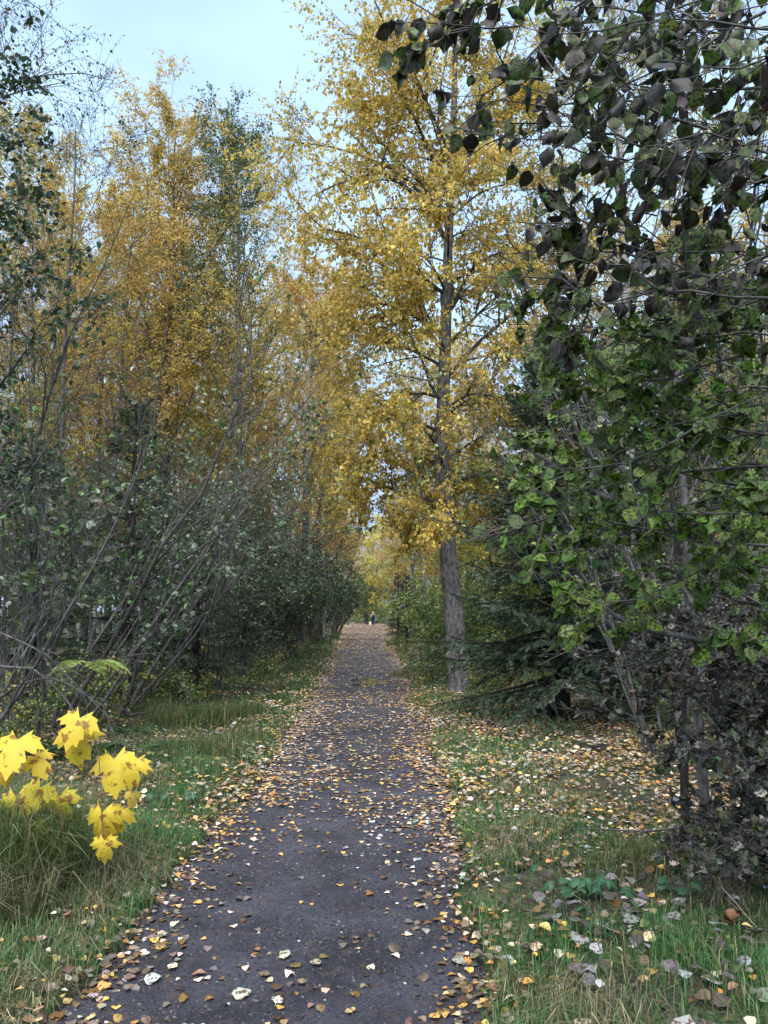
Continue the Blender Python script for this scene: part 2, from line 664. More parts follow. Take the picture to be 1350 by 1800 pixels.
c2.color_ramp.elements[0].position = .4; c2.color_ramp.elements[0].color = (.35, .35, .35, 1)
c2.color_ramp.elements[1].position = .66; c2.color_ramp.elements[1].color = (2.0, 1.7, 1.3, 1)
mu = n.new('ShaderNodeMix'); mu.data_type = 'RGBA'; mu.blend_type = 'MULTIPLY'; mu.inputs['Factor'].default_value = 1
l.new(n1.outputs['Fac'], c1.inputs['Fac']); l.new(n2.outputs['Fac'], c2.inputs['Fac'])
l.new(c1.outputs['Color'], mu.inputs['A']); l.new(c2.outputs['Color'], mu.inputs['B'])
p = n.new('ShaderNodeBsdfPrincipled'); p.inputs['Roughness'].default_value = .9
l.new(mu.outputs['Result'], p.inputs['Base Color'])
bp = n.new('ShaderNodeBump'); bp.inputs['Strength'].default_value = .8; bp.inputs['Distance'].default_value = .03
l.new(n2.outputs['Fac'], bp.inputs['Height']); l.new(bp.outputs['Normal'], p.inputs['Normal'])
l.new(p.outputs[0], out.inputs['Surface'])
M_SOIL = m
tag(mb.obj('ground', M_SOIL), 'mossy brown forest floor on both sides of the path', kind='structure')

# the path: a strip following its ragged edges
m, n, l, out = new_mat('wet_dark_path')
tcn = n.new('ShaderNodeTexCoord')
n1 = n.new('ShaderNodeTexNoise'); n1.inputs['Scale'].default_value = 2.2; n1.inputs['Detail'].default_value = 6
n2 = n.new('ShaderNodeTexNoise'); n2.inputs['Scale'].default_value = 60; n2.inputs['Detail'].default_value = 10; n2.inputs['Roughness'].default_value = .8
vo = n.new('ShaderNodeTexVoronoi'); vo.inputs['Scale'].default_value = 95
for q in (n1, n2, vo):
    l.new(tcn.outputs['Object'], q.inputs['Vector'])
c1 = n.new('ShaderNodeValToRGB')
c1.color_ramp.elements[0].position = .35; c1.color_ramp.elements[0].color = (.026, .027, .036, 1)
c1.color_ramp.elements[1].position = .68; c1.color_ramp.elements[1].color = (.068, .070, .092, 1)
c2 = n.new('ShaderNodeValToRGB')
c2.color_ramp.elements[0].position = .36; c2.color_ramp.elements[0].color = (.28, .26, .26, 1)
c2.color_ramp.elements[1].position = .70; c2.color_ramp.elements[1].color = (2.1, 2.0, 1.95, 1)
l.new(n1.outputs['Fac'], c1.inputs['Fac']); l.new(n2.outputs['Fac'], c2.inputs['Fac'])
mu = n.new('ShaderNodeMix'); mu.data_type = 'RGBA'; mu.blend_type = 'MULTIPLY'; mu.inputs['Factor'].default_value = 1
l.new(c1.outputs['Color'], mu.inputs['A']); l.new(c2.outputs['Color'], mu.inputs['B'])
# pale grit specks
r3 = n.new('ShaderNodeMapRange'); r3.inputs['From Min'].default_value = .16; r3.inputs['From Max'].default_value = .08
l.new(vo.outputs['Distance'], r3.inputs['Value'])
n3 = n.new('ShaderNodeTexNoise'); n3.inputs['Scale'].default_value = 9; n3.inputs['Detail'].default_value = 3
l.new(tcn.outputs['Object'], n3.inputs['Vector'])
r4 = n.new('ShaderNodeMapRange'); r4.inputs['From Min'].default_value = .5; r4.inputs['From Max'].default_value = .62
l.new(n3.outputs['Fac'], r4.inputs['Value'])
mm = n.new('ShaderNodeMath'); mm.operation = 'MULTIPLY'
l.new(r3.outputs['Result'], mm.inputs[0]); l.new(r4.outputs['Result'], mm.inputs[1])
mg = n.new('ShaderNodeMix'); mg.data_type = 'RGBA'
l.new(mm.outputs[0], mg.inputs['Factor']); l.new(mu.outputs['Result'], mg.inputs['A']); mg.inputs['B'].default_value = (.24, .23, .24, 1)
# brown decayed-leaf stains
n4 = n.new('ShaderNodeTexNoise'); n4.inputs['Scale'].default_value = 14; n4.inputs['Detail'].default_value = 4
l.new(tcn.outputs['Object'], n4.inputs['Vector'])
r5 = n.new('ShaderNodeMapRange'); r5.inputs['From Min'].default_value = .58; r5.inputs['From Max'].default_value = .66; r5.inputs['To Max'].default_value = .6
l.new(n4.outputs['Fac'], r5.inputs['Value'])
ms = n.new('ShaderNodeMix'); ms.data_type = 'RGBA'
l.new(r5.outputs['Result'], ms.inputs['Factor']); l.new(mg.outputs['Result'], ms.inputs['A']); ms.inputs['B'].default_value = (.10, .065, .055, 1)
p = n.new('ShaderNodeBsdfPrincipled'); p.inputs['Roughness'].default_value = .55; p.inputs['Specular IOR Level'].default_value = .4
l.new(ms.outputs['Result'], p.inputs['Base Color'])
bp = n.new('ShaderNodeBump'); bp.inputs['Strength'].default_value = 1; bp.inputs['Distance'].default_value = .02
l.new(n2.outputs['Fac'], bp.inputs['Height']); l.new(bp.outputs['Normal'], p.inputs['Normal'])
l.new(p.outputs[0], out.inputs['Surface'])
M_PATH = m
mb = MB()
for y0, y1, ny, nx in ((0.5, 12, 520, 90), (12, 30, 240, 40), (30, 125, 200, 16)):
    yy = np.linspace(y0, y1, ny)
    tt = np.linspace(-.04, 1.04, nx)
    T, Yg = np.meshgrid(tt, yy)
    X = pl(Yg) + (pr(Yg) - pl(Yg)) * T
    Z = hp(X, Yg)
    Z = np.where((T < 0) | (T > 1), -0.04, Z) + np.where(Yg < 90, 0, (Yg - 90) * .002)
    V = np.stack([X, Yg, Z], -1).reshape(-1, 3)
    i, j = np.meshgrid(np.arange(nx - 1), np.arange(ny - 1))
    a = (j * nx + i).ravel()
    mb.add(V, np.stack([a, a + 1, a + nx + 1, a + nx], -1), smooth=True)
tag(mb.obj('path', M_PATH), 'dark wet gravel path running straight into the woods', kind='structure')

# shallow puddle across the path
g0 = ground_at(652, 1199)
a = np.linspace(0, 2 * np.pi, 40, endpoint=False)
rr = 1 + .25 * np.sin(3 * a + 1) + .15 * np.sin(7 * a)
ring = np.stack([g0[0] + .48 * rr * np.cos(a), g0[1] + 1.1 * rr * np.sin(a), np.full(40, .0125)], -1)
V = np.concatenate([[[g0[0], g0[1], .0125]], ring])
F = np.array([[0, 1 + i, 1 + (i + 1) % 40] for i in range(40)])
tag(MB().add(V, F).obj('puddle', M_PUDDLE), 'shallow puddle lying across the middle of the path', kind='structure')

# ------------------------------------------------------------------ leaf meshes for single leaves


def blade_mesh(name, curl=0.0, fold=0.12, droop=0.0, wave=0.0, wid=.40, seed=0, tip=1.0, serr=0.03):
    """ovate leaf: midrib row and two outline rows, about 36 triangles"""
    g = np.random.default_rng(seed)
    n = 8
    t = np.linspace(0, 1, n)
    prof = wid * np.sin(np.pi * t ** .72) ** .8
    prof[0], prof[-1] = .015, .0
    V = []
    for i, ti in enumerate(t):
        for j, s in enumerate((-1, -.5, 0, .5, 1)):
            x = s * prof[i] + (g.normal(0, serr) if abs(s) == 1 and 0 < i < n - 1 else 0)
            y = ti
            z = fold * abs(x) + wave * math.sin(ti * 9 + s * 2 + seed) * abs(s) + g.normal(0, .012)
            # curl across the blade
            if curl:
                r = 1 / curl
                an = x / r
                x, z = r * math.sin(an), z + r * (1 - math.cos(an))
            if droop:
                r = 1 / droop
                an = y / r
                y, z = (r - z) * math.sin(an) if droop > 0 else y, -(r - (r - z) * math.cos(an)) + (z if droop < 0 else 0)
            V.append((x, y, z))
    F = [[i * 5 + j, i * 5 + j + 1, (i + 1) * 5 + j + 1, (i + 1) * 5 + j] for i in range(n - 1) for j in range(4)]
    # petiole
    b = len(V)
    V += [(-.012, .02, 0), (.012, .02, 0), (.008, -.28, -.05), (-.008, -.28, -.05)]
    F.append([b, b + 1, b + 2, b + 3])
    return MB().add(np.array(V), np.array(F), smooth=True)


FRESH = [blade_mesh('leaf', curl=c, fold=f, droop=d, wave=w_, seed=s, wid=wd).mesh('leaf', M_ALDERLEAF) for c, f, d, w_, s, wd in
         ((.4, .15, .3, .02, 1, .42), (.8, .1, .5, .03, 2, .40), (-.5, .2, .4, .02, 3, .43), (.2, .3, .8, .04, 4, .38))]
CRUMP = [blade_mesh('leaf', curl=c, fold=f, droop=d, wave=w_, seed=s, wid=wd, serr=.05).mesh('leaf', M_DEADLEAF) for c, f, d, w_, s, wd in
         ((3.2, .3, 1.0, .08, 11, .36), (4.5, .2, 1.6, .10, 12, .34), (-3.0, .3, .8, .10, 13, .38), (2.2, .4, 2.0, .09, 14, .36),
          (5.5, .1, .5, .12, 15, .36), (1.5, .5, 1.3, .12, 16, .42))]
FALL = [blade_mesh('leaf', curl=c, fold=f, droop=d, wave=w_, seed=s, wid=wd).mesh('fallen_leaf', M_FALLEN) for c, f, d, w_, s, wd in
        ((.4, .12, .3, .02, 21, .42), (1.5, .1, .5, .05, 22, .40), (-1.2, .2, .4, .03, 23, .44), (.2, .3, 1.1, .05, 24, .40),
         (2.8, .2, .6, .08, 25, .38), (-.4, .05, -.0, .03, 26, .46), (.6, .05, .9, .04, 27, .36))]
PLEAF = [blade_mesh('leaf', curl=c, fold=f, droop=d, wave=w_, seed=s, wid=wd).mesh('leaf', M_LEAFOBJ) for c, f, d, w_, s, wd in
         ((.5, .2, .5, .02, 31, .34), (1.0, .2, .8, .04, 32, .32), (-.5, .2, .3, .02, 33, .35))]


def single_leaf(mesh, p_, a_, n_, s_, c_, parent, name='leaf', w_=1.0):
    o = bpy.data.objects.new(name, mesh)
    COL.objects.link(o)
    if parent is not None:
        o.parent = parent
    o.matrix_basis = mat4(p_, a_, n_, s_, w_)
    o.color = (float(c_[0]), float(c_[1]), float(c_[2]), 1)
    return o


# ------------------------------------------------------------------ tree maker
def leaf_frames(P, T, hang=0.6, rg=rng, up=0.25):
    n = len(P)
    A = nrm(T * .5 + rg.normal(0, .6, (n, 3)) + np.array([0, 0, -hang]))
    N = nrm(rg.normal(0, .7, (n, 3)) + np.array([0, -.25, up]))
    return A, N


def make_tree(name, label, cat, loc, H, tr, lo, env, n1=26, n2=9, n3=6, nl=12000, ls=.07, colf=None, wood=None, elev=45,
              lean=(0, 0), seed=1, group=None, tmpl=LEAF4, hang=.5, droop=-.02, single=0, trunk_pts=None, twig_leaf=True, leafmat=None,
              rad_f=None, wig=.12, n2len=.45, n3len=.32, extra=None, toptw=1.0, twr=1.0, custom_trunk=None, limb_parts=False, azf=None):
    g = np.random.default_rng(seed)
    root = thing(name, label, cat, loc, group)
    wood = wood or M_GREYBARK
    leafmat = leafmat or M_LEAF
    nt = 14
    if trunk_pts is None:
        t = np.linspace(0, 1, nt)
        off = np.cumsum(g.normal(0, .012 * H / nt * 3, (nt, 2)), 0)
        off[0] = 0
        TP = np.stack([lean[0] * t ** 1.3 * H + off[:, 0], lean[1] * t * H + off[:, 1], t * H - .1], -1)
    else:
        TP = np.asarray(trunk_pts, float)
        nt = len(TP)
        t = np.linspace(0, 1, nt)
    tr_r = tr * (1 - t) ** .8 + .006
    tr_r[0] *= 1.35
    mbw = MB()
    if custom_trunk:
        custom_trunk(mbw, TP)
    else:
        V, F = tubes(TP[None], tr_r[None], 10)
        mbw.add(V, F, smooth=True)
    # limbs
    tl = lo + (0.985 - lo) * (np.arange(n1) + g.uniform(0, 1, n1)) / n1
    az = np.arange(n1) * 2.399 + g.uniform(-.4, .4, n1)
    if azf is not None:
        az = azf(az)
    S, _ = along(TP[None], np.zeros(n1, int), tl)
    el = np.radians(np.clip(g.normal(elev, 9, n1) + 12 * (tl - .5), -20, 85))
    D = np.stack([np.cos(az) * np.cos(el), np.sin(az) * np.cos(el), np.sin(el)], -1)
    u = (tl - lo) / (1 - lo)
    L1 = np.array([env(q) for q in u]) * g.uniform(.75, 1.15, n1) / np.maximum(np.cos(el), .55)
    P1 = grow(S, D, L1, 8, wig, droop, g)
    r1 = np.clip(np.interp(tl, t, tr_r) * .42, .008, .12) * np.clip(L1 / np.max(L1), .4, 1)
    if extra is not None:
        EP, ER = extra
        P1 = np.concatenate([P1, EP])
        r1 = np.concatenate([r1, ER])
        L1 = np.concatenate([L1, np.linalg.norm(EP[:, -1] - EP[:, 0], axis=1)])
    taper8 = np.linspace(1, .18, 8)
    S, D, tt, ix = spawn(P1, n2, .12, 1.0, 42, g, up=.12)
    L2 = L1[ix] * n2len * g.uniform(.5, 1.1, len(ix)) * (1.1 - .5 * tt) + .15
    P2 = grow(S, D, L2, 5, .16, droop * 1.5, g)
    r2 = np.clip(r1[ix] * (1 - .7 * tt) * .5, .004, .03) * twr
    S3, D3, t3, i3 = spawn(P2, n3, .1, 1.0, 45, g, up=0)
    L3 = L2[i3] * n3len * 1.3 * g.uniform(.5, 1.2, len(i3)) + .1
    P3 = grow(S3, D3, L3, 3, .2, droop * 3 - .03, g)
    V, F = tubes(P1, r1[:, None] * taper8[None], 5)
    if limb_parts:
        mbw.obj('trunk', wood, root)
        for i in range(len(P1)):
            V, F = tubes(P1[i:i + 1], (r1[i] * taper8)[None], 6)
            b = MB().add(V, F, smooth=True)
            s = ix == i
            V, F = tubes(P2[s], r2[s][:, None] * np.linspace(1, .3, 5)[None], 4)
            b.add(V, F)
            b.obj('branch', [M_TWIG], root)
    else:
        mbw.add(V, F, smooth=True)
        mbw.obj('trunk', wood, root)
    mbc = MB()
    if not limb_parts:
        V, F = tubes(P2, r2[:, None] * np.linspace(1, .3, 5)[None], 3)
        mbc.add(V, F, mat=1)
    V, F = tubes(P3, np.full((len(P3), 1), .0035 * twr) * np.linspace(1, .5, 3)[None], 3)
    mbc.add(V, F, mat=1)
    # leaves on the twigs, the outer ends of branches and limbs
    if nl:
        na, nb, nc = int(nl * .7), int(nl * .24), nl - int(nl * .7) - int(nl * .24)
        ia = g.integers(0, len(P3), na); pa, ta = along(P3, ia, g.uniform(.15, 1, na))
        ib = g.integers(0, len(P2), nb); pb, tb = along(P2, ib, g.uniform(.3, 1, nb))
        ic = g.integers(0, len(P1), nc); pc, tc_ = along(P1, ic, g.uniform(.5, 1, nc))
        P = np.concatenate([pa, pb, pc]) + g.normal(0, .03, (nl, 3))
        T = np.concatenate([ta, tb, tc_])
        A, N = leaf_frames(P, T, hang, g)
        sz = ls * g.uniform(.6, 1.25, nl)
        C = colf(P, g)
        keep = np.ones(nl, bool)
        if single:
            _, _, d = proj(P + np.array(loc))
            px, py, _ = proj(P + np.array(loc))
            vis = (px > 0) & (px < 1350) & (py > 0) & (py < 1800)
            score = np.where(vis, sz / d, 0)
            top = np.argsort(-score)[:single]
            keep[top] = False
            for k in top:
                single_leaf(PLEAF[k % 3], P[k], A[k], N[k], sz[k], C[k], root)
        V, F = place(tmpl, P[keep], A[keep], N[keep], sz[keep])
        mbc.add(V, F, rep(C[keep], tmpl))
    tag(mbc.obj('crown', [leafmat, M_TWIG], root), kind='stuff')
    root['H'] = H
    return root


def cf(cols, wts=None, jit=.18):
    return lambda P, g: pal(len(P), cols, wts, jit, g)


def clumpcol(colsA, colsB, f=.6, bias=.5, jit=.16):
    """two colour sets in clumps"""
    def fn(P, g):
        a, b = pal(len(P), colsA, None, jit, g), pal(len(P), colsB, None, jit, g)
        q = vnoise(P[:, 0] + P[:, 1] * .7, P[:, 2], 5, f) + g.normal(0, .12, len(P))
        return np.where((q > bias)[:, None], a, b)
    return fn


# ------------------------------------------------------------------ the big poplar at the right edge of the path
bp0 = ground_at(812, 1226)
tp = [(812, 1232), (808, 1180), (800, 1110), (794, 1040), (786, 960), (779, 890), (777, 800), (779, 700), (783, 600), (786, 500),
      (789, 400), (794, 310), (798, 200), (800, 60), (806, -120), (812, -330)]
TPh = np.array([at(x, y, bp0[1]) for x, y in tp]) - bp0
TPh[0, 2] = -.12


def poplar_trunk(mbw, TP):
    n, s = 170, 44
    q = np.linspace(0, 1, n)
    d = np.concatenate([[0], np.cumsum(np.linalg.norm(np.diff(TP, axis=0), axis=1))])
    d /= d[-1]
    C = np.stack([np.interp(q, d, TP[:, k]) for k in range(3)], -1)
    for k in range(3):
        C[:, k] = np.convolve(np.pad(C[:, k], 6, 'edge'), np.ones(13) / 13, 'valid')
    C[0] = TP[0]
    Lz = C[:, 2]
    rad = np.interp(Lz, [-.2, 0, .3, 1.3, 3, 5, 8, 11, 14, 18], [.32, .27, .225, .195, .165, .14, .105, .075, .05, .02])
    a = np.linspace(0, 2 * np.pi, s, endpoint=False)
    A_, Z_ = np.meshgrid(a, Lz)
    ridge = np.abs(np.sin(A_ * 9 + 4.2 * vnoise(A_ * 2, Z_ * 2.2, 3))) * .028 + .05 * vnoise(A_ * 6, Z_ * 3.0, 9) + .03 * vnoise(A_ * 13, Z_ * 14, 7)
    root_f = np.clip(1 - (Z_ + .05) / .5, 0, 1) ** 2 * (.16 * np.sin(A_ * 5 + 1) + .12)
    rr = rad[:, None] * (1 - .06 + ridge + root_f)
    for (kz, ka, kr) in ((1.15, 4.5, .05), (1.9, 4.2, .045), (1.62, 5.2, .04), (.95, 4.9, .03), (2.7, 4.8, .035), (2.35, 3.6, .04), (1.35, 3.9, .04), (3.1, 5.3, .03)):
        dd = (((Z_ - kz) / .07) ** 2 + ((np.angle(np.exp(1j * (A_ - ka)))) / .35) ** 2)
        rr += kr * (1.3 * np.exp(-dd) - 2.2 * np.exp(-dd * 5))
    # split in the bark just above the root
    dd = ((Z_ - .28 - .08 * np.sin(A_ * 4)) / .035) ** 2
    rr -= .03 * np.exp(-dd) * (np.sin(A_) < .2)
    V = np.stack([C[:, None, 0] + rr * np.cos(A_), C[:, None, 1] + rr * np.sin(A_), np.broadcast_to(C[:, None, 2], rr.shape)], -1)
    i, k = np.meshgrid(np.arange(n - 1), np.arange(s), indexing='ij')
    k2 = (k + 1) % s
    F = np.stack([i * s + k, i * s + k2, (i + 1) * s + k2, (i + 1) * s + k], -1).reshape(-1, 4)
    mbw.add(V.reshape(-1, 3), F, smooth=True)


def limb8(pts, Yf):
    Q = np.array([at(x, y, Yf + dy) for x, y, dy in pts]) - bp0
    d = np.concatenate([[0], np.cumsum(np.linalg.norm(np.diff(Q, axis=0), axis=1))])
    q = np.linspace(0, d[-1], 8)
    return np.stack([np.interp(q, d, Q[:, k]) for k in range(3)], -1)


hand = [
    ([(787, 430, 0), (760, 375, -.3), (725, 335, -.5), (670, 300, -.8), (600, 320, -1.0), (548, 345, -1.1)], .06),
    ([(780, 620, 0), (740, 560, -.4), (700, 540, -.7), (650, 560, -.9), (600, 570, -1)], .04),
    ([(784, 560, 0), (830, 470, -.3), (880, 440, -.5), (960, 430, -.4)], .045),
    ([(796, 280, 0), (750, 180, -.6), (700, 90, -.9), (660, 10, -1.0), (640, -60, -1)], .045),
    ([(790, 390, 0), (700, 300, .6), (600, 260, .9), (520, 250, 1.0), (480, 290, 1)], .045),
    ([(795, 310, 0), (860, 180, .2), (900, 60, .3), (930, -40, .3)], .045),
    ([(778, 700, 0), (740, 690, -.5), (690, 700, -.8), (640, 740, -1)], .035),
    ([(777, 800, 0), (720, 780, -.5), (660, 800, -.8), (620, 840, -1)], .03),
    ([(777, 860, 0), (730, 830, .3), (670, 850, .5), (640, 880, .6)], .028),
    ([(779, 720, 0), (830, 690, -.3), (890, 700, -.5), (950, 740, -.6)], .03),
    ([(792, 350, 0), (730, 210, -.2), (680, 120, -.4), (640, 40, -.4)], .05),
    ([(783, 600, 0), (700, 480, .3), (600, 430, .5), (520, 400, .5)], .04),
    ([(786, 520, 0), (650, 420, -.8), (560, 400, -1.0), (500, 330, -1)], .04),
]
EP = np.stack([limb8(p_, bp0[1]) for p_, _ in hand])
ER = np.array([r for _, r in hand])


def env_hero(u):
    return float(np.interp(u, [0, .12, .3, .5, .7, 1], [1.4, 2.0, 2.5, 2.4, 1.6, 1.1]))


make_tree('poplar_tree', 'tall yellow poplar with thick furrowed grey trunk standing at the right edge of the path', 'tree', bp0,
          18, .2, .27, env_hero, n1=46, n2=12, n3=7, nl=95000, ls=.074, colf=clumpcol(YEL, [(.56, .38, .07), (.34, .32, .08), (.46, .36, .08), (.66, .47, .10)], .7, .45),
          wood=M_POPLAR, elev=32, seed=5, tmpl=LEAF6, hang=.9, droop=-.05, single=300, trunk_pts=TPh, custom_trunk=poplar_trunk,
          extra=(EP, ER), limb_parts=True, wig=.13, n2len=.56, n3len=.42)

# ------------------------------------------------------------------ individual tall trees on the left
def gl(px, Y, z=0):
    q = at(px, 1077, Y)
    return np.array([q[0], Y, float(surf(q[0], Y))])


def env_up(r):
    return lambda u: float(np.interp(u, [0, .25, .5, .8, .93, 1], [.8 * r, r, r, .8 * r, .5 * r, .22 * r]))


make_tree('poplar_tree', 'tall orange poplar with several upright leaders, rising highest on the left against the sky', 'tree', gl(286, 20), 15.4, .15, .28,
          env_up(1.9), n1=60, n2=8, n3=6, nl=32000, ls=.066, colf=clumpcol(YEL, ORA + YEL[:2], .4, .5), wood=M_GREYBARK, elev=55, seed=21,
          lean=(-.012, 0), hang=.4, tmpl=LEAF4, droop=.01, n2len=.4)


def green_top(P, g):
    a, b = pal(len(P), YEL + YGR[:1], None, .18, g), pal(len(P), [(.12, .16, .05), (.16, .19, .06), (.09, .13, .045)], None, .2, g)
    q = P[:, 2] - 10.4 + (P[:, 0] < -.2) * 1.4 + g.normal(0, .7, len(P)) - 3.5 * (P[:, 0] > .55)
    return np.where((q > 0)[:, None], b, a)


make_tree('poplar_tree', 'pale trunked poplar with a dark green top above yellow leaves', 'tree', gl(408, 20.5), 15.0, .14, .3,
          env_up(1.9), n1=60, n2=8, n3=6, nl=33000, ls=.068, colf=green_top, wood=M_PALEBARK, elev=60, seed=23, hang=.4,
          lean=(-.008, 0), droop=.01, n2len=.4)
make_tree('birch_tree', 'pale barked birch with orange leaves leaning over the left shrubs near the path', 'tree', gl(530, 26), 13.4, .16, .3,
          env_up(2.2), n1=38, n2=9, n3=6, nl=38000, ls=.075, colf=clumpcol(ORA, YEL, .5, .45), wood=M_PALEBARK, elev=48, seed=29,
          lean=(.03, 0), hang=.4, n2len=.42)
make_tree('birch_tree', 'smaller yellow tree left of the tall orange poplar', 'tree', gl(150, 21), 12.4, .1, .25,
          env_up(1.9), n1=30, n2=9, n3=6, nl=24000, ls=.065, colf=clumpcol(YEL, ORA, .5, .4), wood=M_GREYBARK, elev=50, seed=31, hang=.4)
make_tree('birch_tree', 'almost bare birch with fine grey twigs near the left edge', 'tree', gl(95, 15), 11.8, .055, .35,
          env_up(1.7), n1=30, n2=10, n3=7, nl=900, ls=.05, colf=cf(YGR + DGR), wood=M_GREYBARK, elev=52, seed=37, hang=.4, twr=1.1)
make_tree('birch_tree', 'birch with sparse small leaves hanging into the top left corner', 'tree', gl(-230, 9.5), 14, .12, .35,
          lambda u: float(np.interp(u, [0, .5, 1], [2.2, 2.9, 1.4])), n1=26, n2=9, n3=8, nl=9000, ls=.045, colf=cf([(.05, .05, .03), (.09, .06, .03), (.16, .12, .03)]),
          wood=M_GREYBARK, elev=32, seed=41, hang=.8, droop=-.06, twr=.9)
make_tree('alder_tree', 'dark green alder cut by the left edge of the picture', 'tree', gl(-95, 7.2), 6.9, .07, .3,
          lambda u: float(np.interp(u, [0, .5, 1], [.9, .9, .4])), n1=22, n2=7, n3=5, nl=3600, ls=.07, colf=cf(DGR + GRN[:2]),
          wood=M_TWIG, elev=45, seed=43, hang=.3, tmpl=LEAF6, leafmat=M_GREENLEAF)

# ------------------------------------------------------------------ background trees: five kinds, copied
LM = [('the big poplar', 812, 14.6), ('the tall orange poplar', 288, 20), ('the green topped poplar', 408, 20.5), ('the leaning orange birch', 522, 26),
      ('the big dark spruce', 985, 11.2), ('the two walkers', 650, 97), ('the yellow maple sapling', 185, 4.4), ('the spruce at far left', 60, 12.5),
      ('the pointed spruce on the left', 225, 14.5), ('the young spruce', 345, 13.6), ('the thicket on the right', 1262, 5), ('the right edge spruce', 1290, 10.5),
      ('the tall right hand spruce', 1130, 15), ('the small roadside spruce', 735, 38), ('the arching pale alder', 95, 9.6), ('the last left hand alder', 572, 72),
      ('the bush beside the walkers', 716, 90), ('the left bend alder', 570, 37), ('the first light green bush', 806, 20.5), ('the bright lemon tree', 662, 116)]
_rel = set()


def relabel(kind, x, y):
    px = 675 + FPX * x / y
    c = sorted(LM, key=lambda q: ((q[1] - px) / 60) ** 2 + ((q[2] - y) / 9) ** 2)
    for nm_, lx, ly in c:
        dx, dy_ = px - lx, y - ly
        if abs(dx) < 45:
            rel = 'right behind' if dy_ > 0 and dy_ < 9 else ('far behind' if dy_ > 0 else 'in front of')
        elif dy_ > 12:
            rel = 'farther back, left of' if dx < 0 else 'farther back, right of'
        elif dy_ < -8:
            rel = 'nearer, left of' if dx < 0 else 'nearer, right of'
        else:
            rel = ('just' if abs(dx) < 130 else 'well') + (' left of ' if dx < 0 else ' right of ').rstrip()
        t_ = kind + ' ' + rel + ' ' + nm_
        if t_ not in _rel:
            _rel.add(t_)
            return t_
    return kind
PY = []
PY.append(make_tree('birch_tree', '', 'tree', (0, 0, 0), 15, .12, .22, env_up(2.0), 30, 9, 6, 19000, .08, clumpcol(YEL, ORA, .5, .5), M_PALEBARK, 48, seed=51, hang=.4))
PY.append(make_tree('birch_tree', '', 'tree', (0, 0, 0), 14, .10, .18, env_up(1.8), 28, 9, 6, 18000, .08, clumpcol(ORA, YEL, .5, .5), M_GREYBARK, 52, seed=52, hang=.4, lean=(.03, 0)))
PY.append(make_tree('poplar_tree', '', 'tree', (0, 0, 0), 16, .13, .25, env_up(1.9), 30, 9, 6, 19000, .08, clumpcol(YEL, YGR, .4, .35), M_PALEBARK, 55, seed=53, hang=.4))
PY.append(make_tree('birch_tree', '', 'tree', (0, 0, 0), 12, .09, .2, env_up(1.6), 26, 9, 6, 7000, .08, clumpcol(YEL, ORA, .5, .5), M_PALEBARK, 52, seed=54, hang=.4, lean=(-.03, 0)))
PY.append(make_tree('willow_tree', '', 'tree', (0, 0, 0), 7, .07, .08, env_up(1.9), 30, 9, 6, 18000, .08, clumpcol(YGR, [(.45, .40, .06), (.16, .22, .05)], .6, .5), M_GREYBARK, 45, seed=55, hang=.3))
KIND = ['yellow leaved birch with pale trunk', 'orange leaved birch with grey trunk', 'yellow and lime poplar', 'half bare birch with pale trunk', 'low bushy yellow green willow']

used = set()


def put(kind, x, y, s, rz, where):
    lab = relabel(KIND[kind], x, y)
    where = KIND[kind] + 's ' + where
    loc = (x, y, float(h(x, y)) - .05)
    if kind not in used:
        used.add(kind)
        o = PY[kind]
        o.location = loc
        o.rotation_euler = (0, 0, rz)
        o.scale = (s, s, s)
        o['label'] = lab
        o['group'] = 'background trees in the wood'
        return o
    return copy_tree(PY[kind], loc, rz, s, lab, 'background trees in the wood')


g = np.random.default_rng(99)
spots = []
# left rows
for y0, y1, x0, x1, n_, where in ((15, 24, -13, -5.6, 7, 'just behind the alders left of the path'),
                                  (24, 42, -22, -5, 15, 'in the thick wood left of the path'),
                                  (42, 75, -34, -4.5, 22, 'deep in the wood left of the path'),
                                  (16, 26, 4.8, 14, 8, 'behind the spruce right of the path'),
                                  (26, 45, 4.0, 22, 16, 'in the thick wood right of the path'),
                                  (45, 75, 3.8, 32, 18, 'deep in the wood right of the path'),
                                  (75, 125, -30, 26, 26, 'far down the path')):
    k = 0
    tries = 0
    while k < n_ and tries < 4000:
        tries += 1
        x, y = g.uniform(x0, x1), g.uniform(y0, y1)
        cx = -.022 * y
        if abs(x - cx) < 3.2 and y < 112:
            continue
        if any((x - a) ** 2 + (y - b) ** 2 < (1.7 + .02 * y) ** 2 for a, b in spots):
            continue
        px = 675 + FPX * x / y
        if y < 60 and 622 < px < 690 or px < -150 or px > 1500:
            continue
        spots.append((x, y))
        kind = int(g.choice(5, p=[.3, .24, .22, .14, .10] if y < 75 else [.34, .26, .24, .04, .12]))
        s = g.uniform(.72, .95) if y < 45 else g.uniform(.85, 1.1)
        put(kind, x, y, s, g.uniform(0, 6.28), where)
        k += 1
for i, (px, Y, kind, s) in enumerate(((556, 33, 1, 1.1), (572, 44, 0, 1.1), (560, 40, 2, 1.1), (590, 56, 1, 1.15), (725, 46, 0, 1.0), (745, 36, 2, .9), (800, 30, 1, .9),
                                     (130, 26, 1, 1), (230, 24, 0, .9), (350, 27, 2, 1.0), (450, 30, 1, 1.05), (500, 36, 0, 1.1), (60, 24, 2, .95), (716, 75, 4, 1.2), (737, 62, 0, .9), (765, 50, 4, 1.2), (703, 88, 2, 1.0), (748, 82, 0, 1.1))):
    q = at(px, 1077, Y)
    put(kind, q[0], Y, s, i * 2.1, 'standing between the first row and the deeper wood')
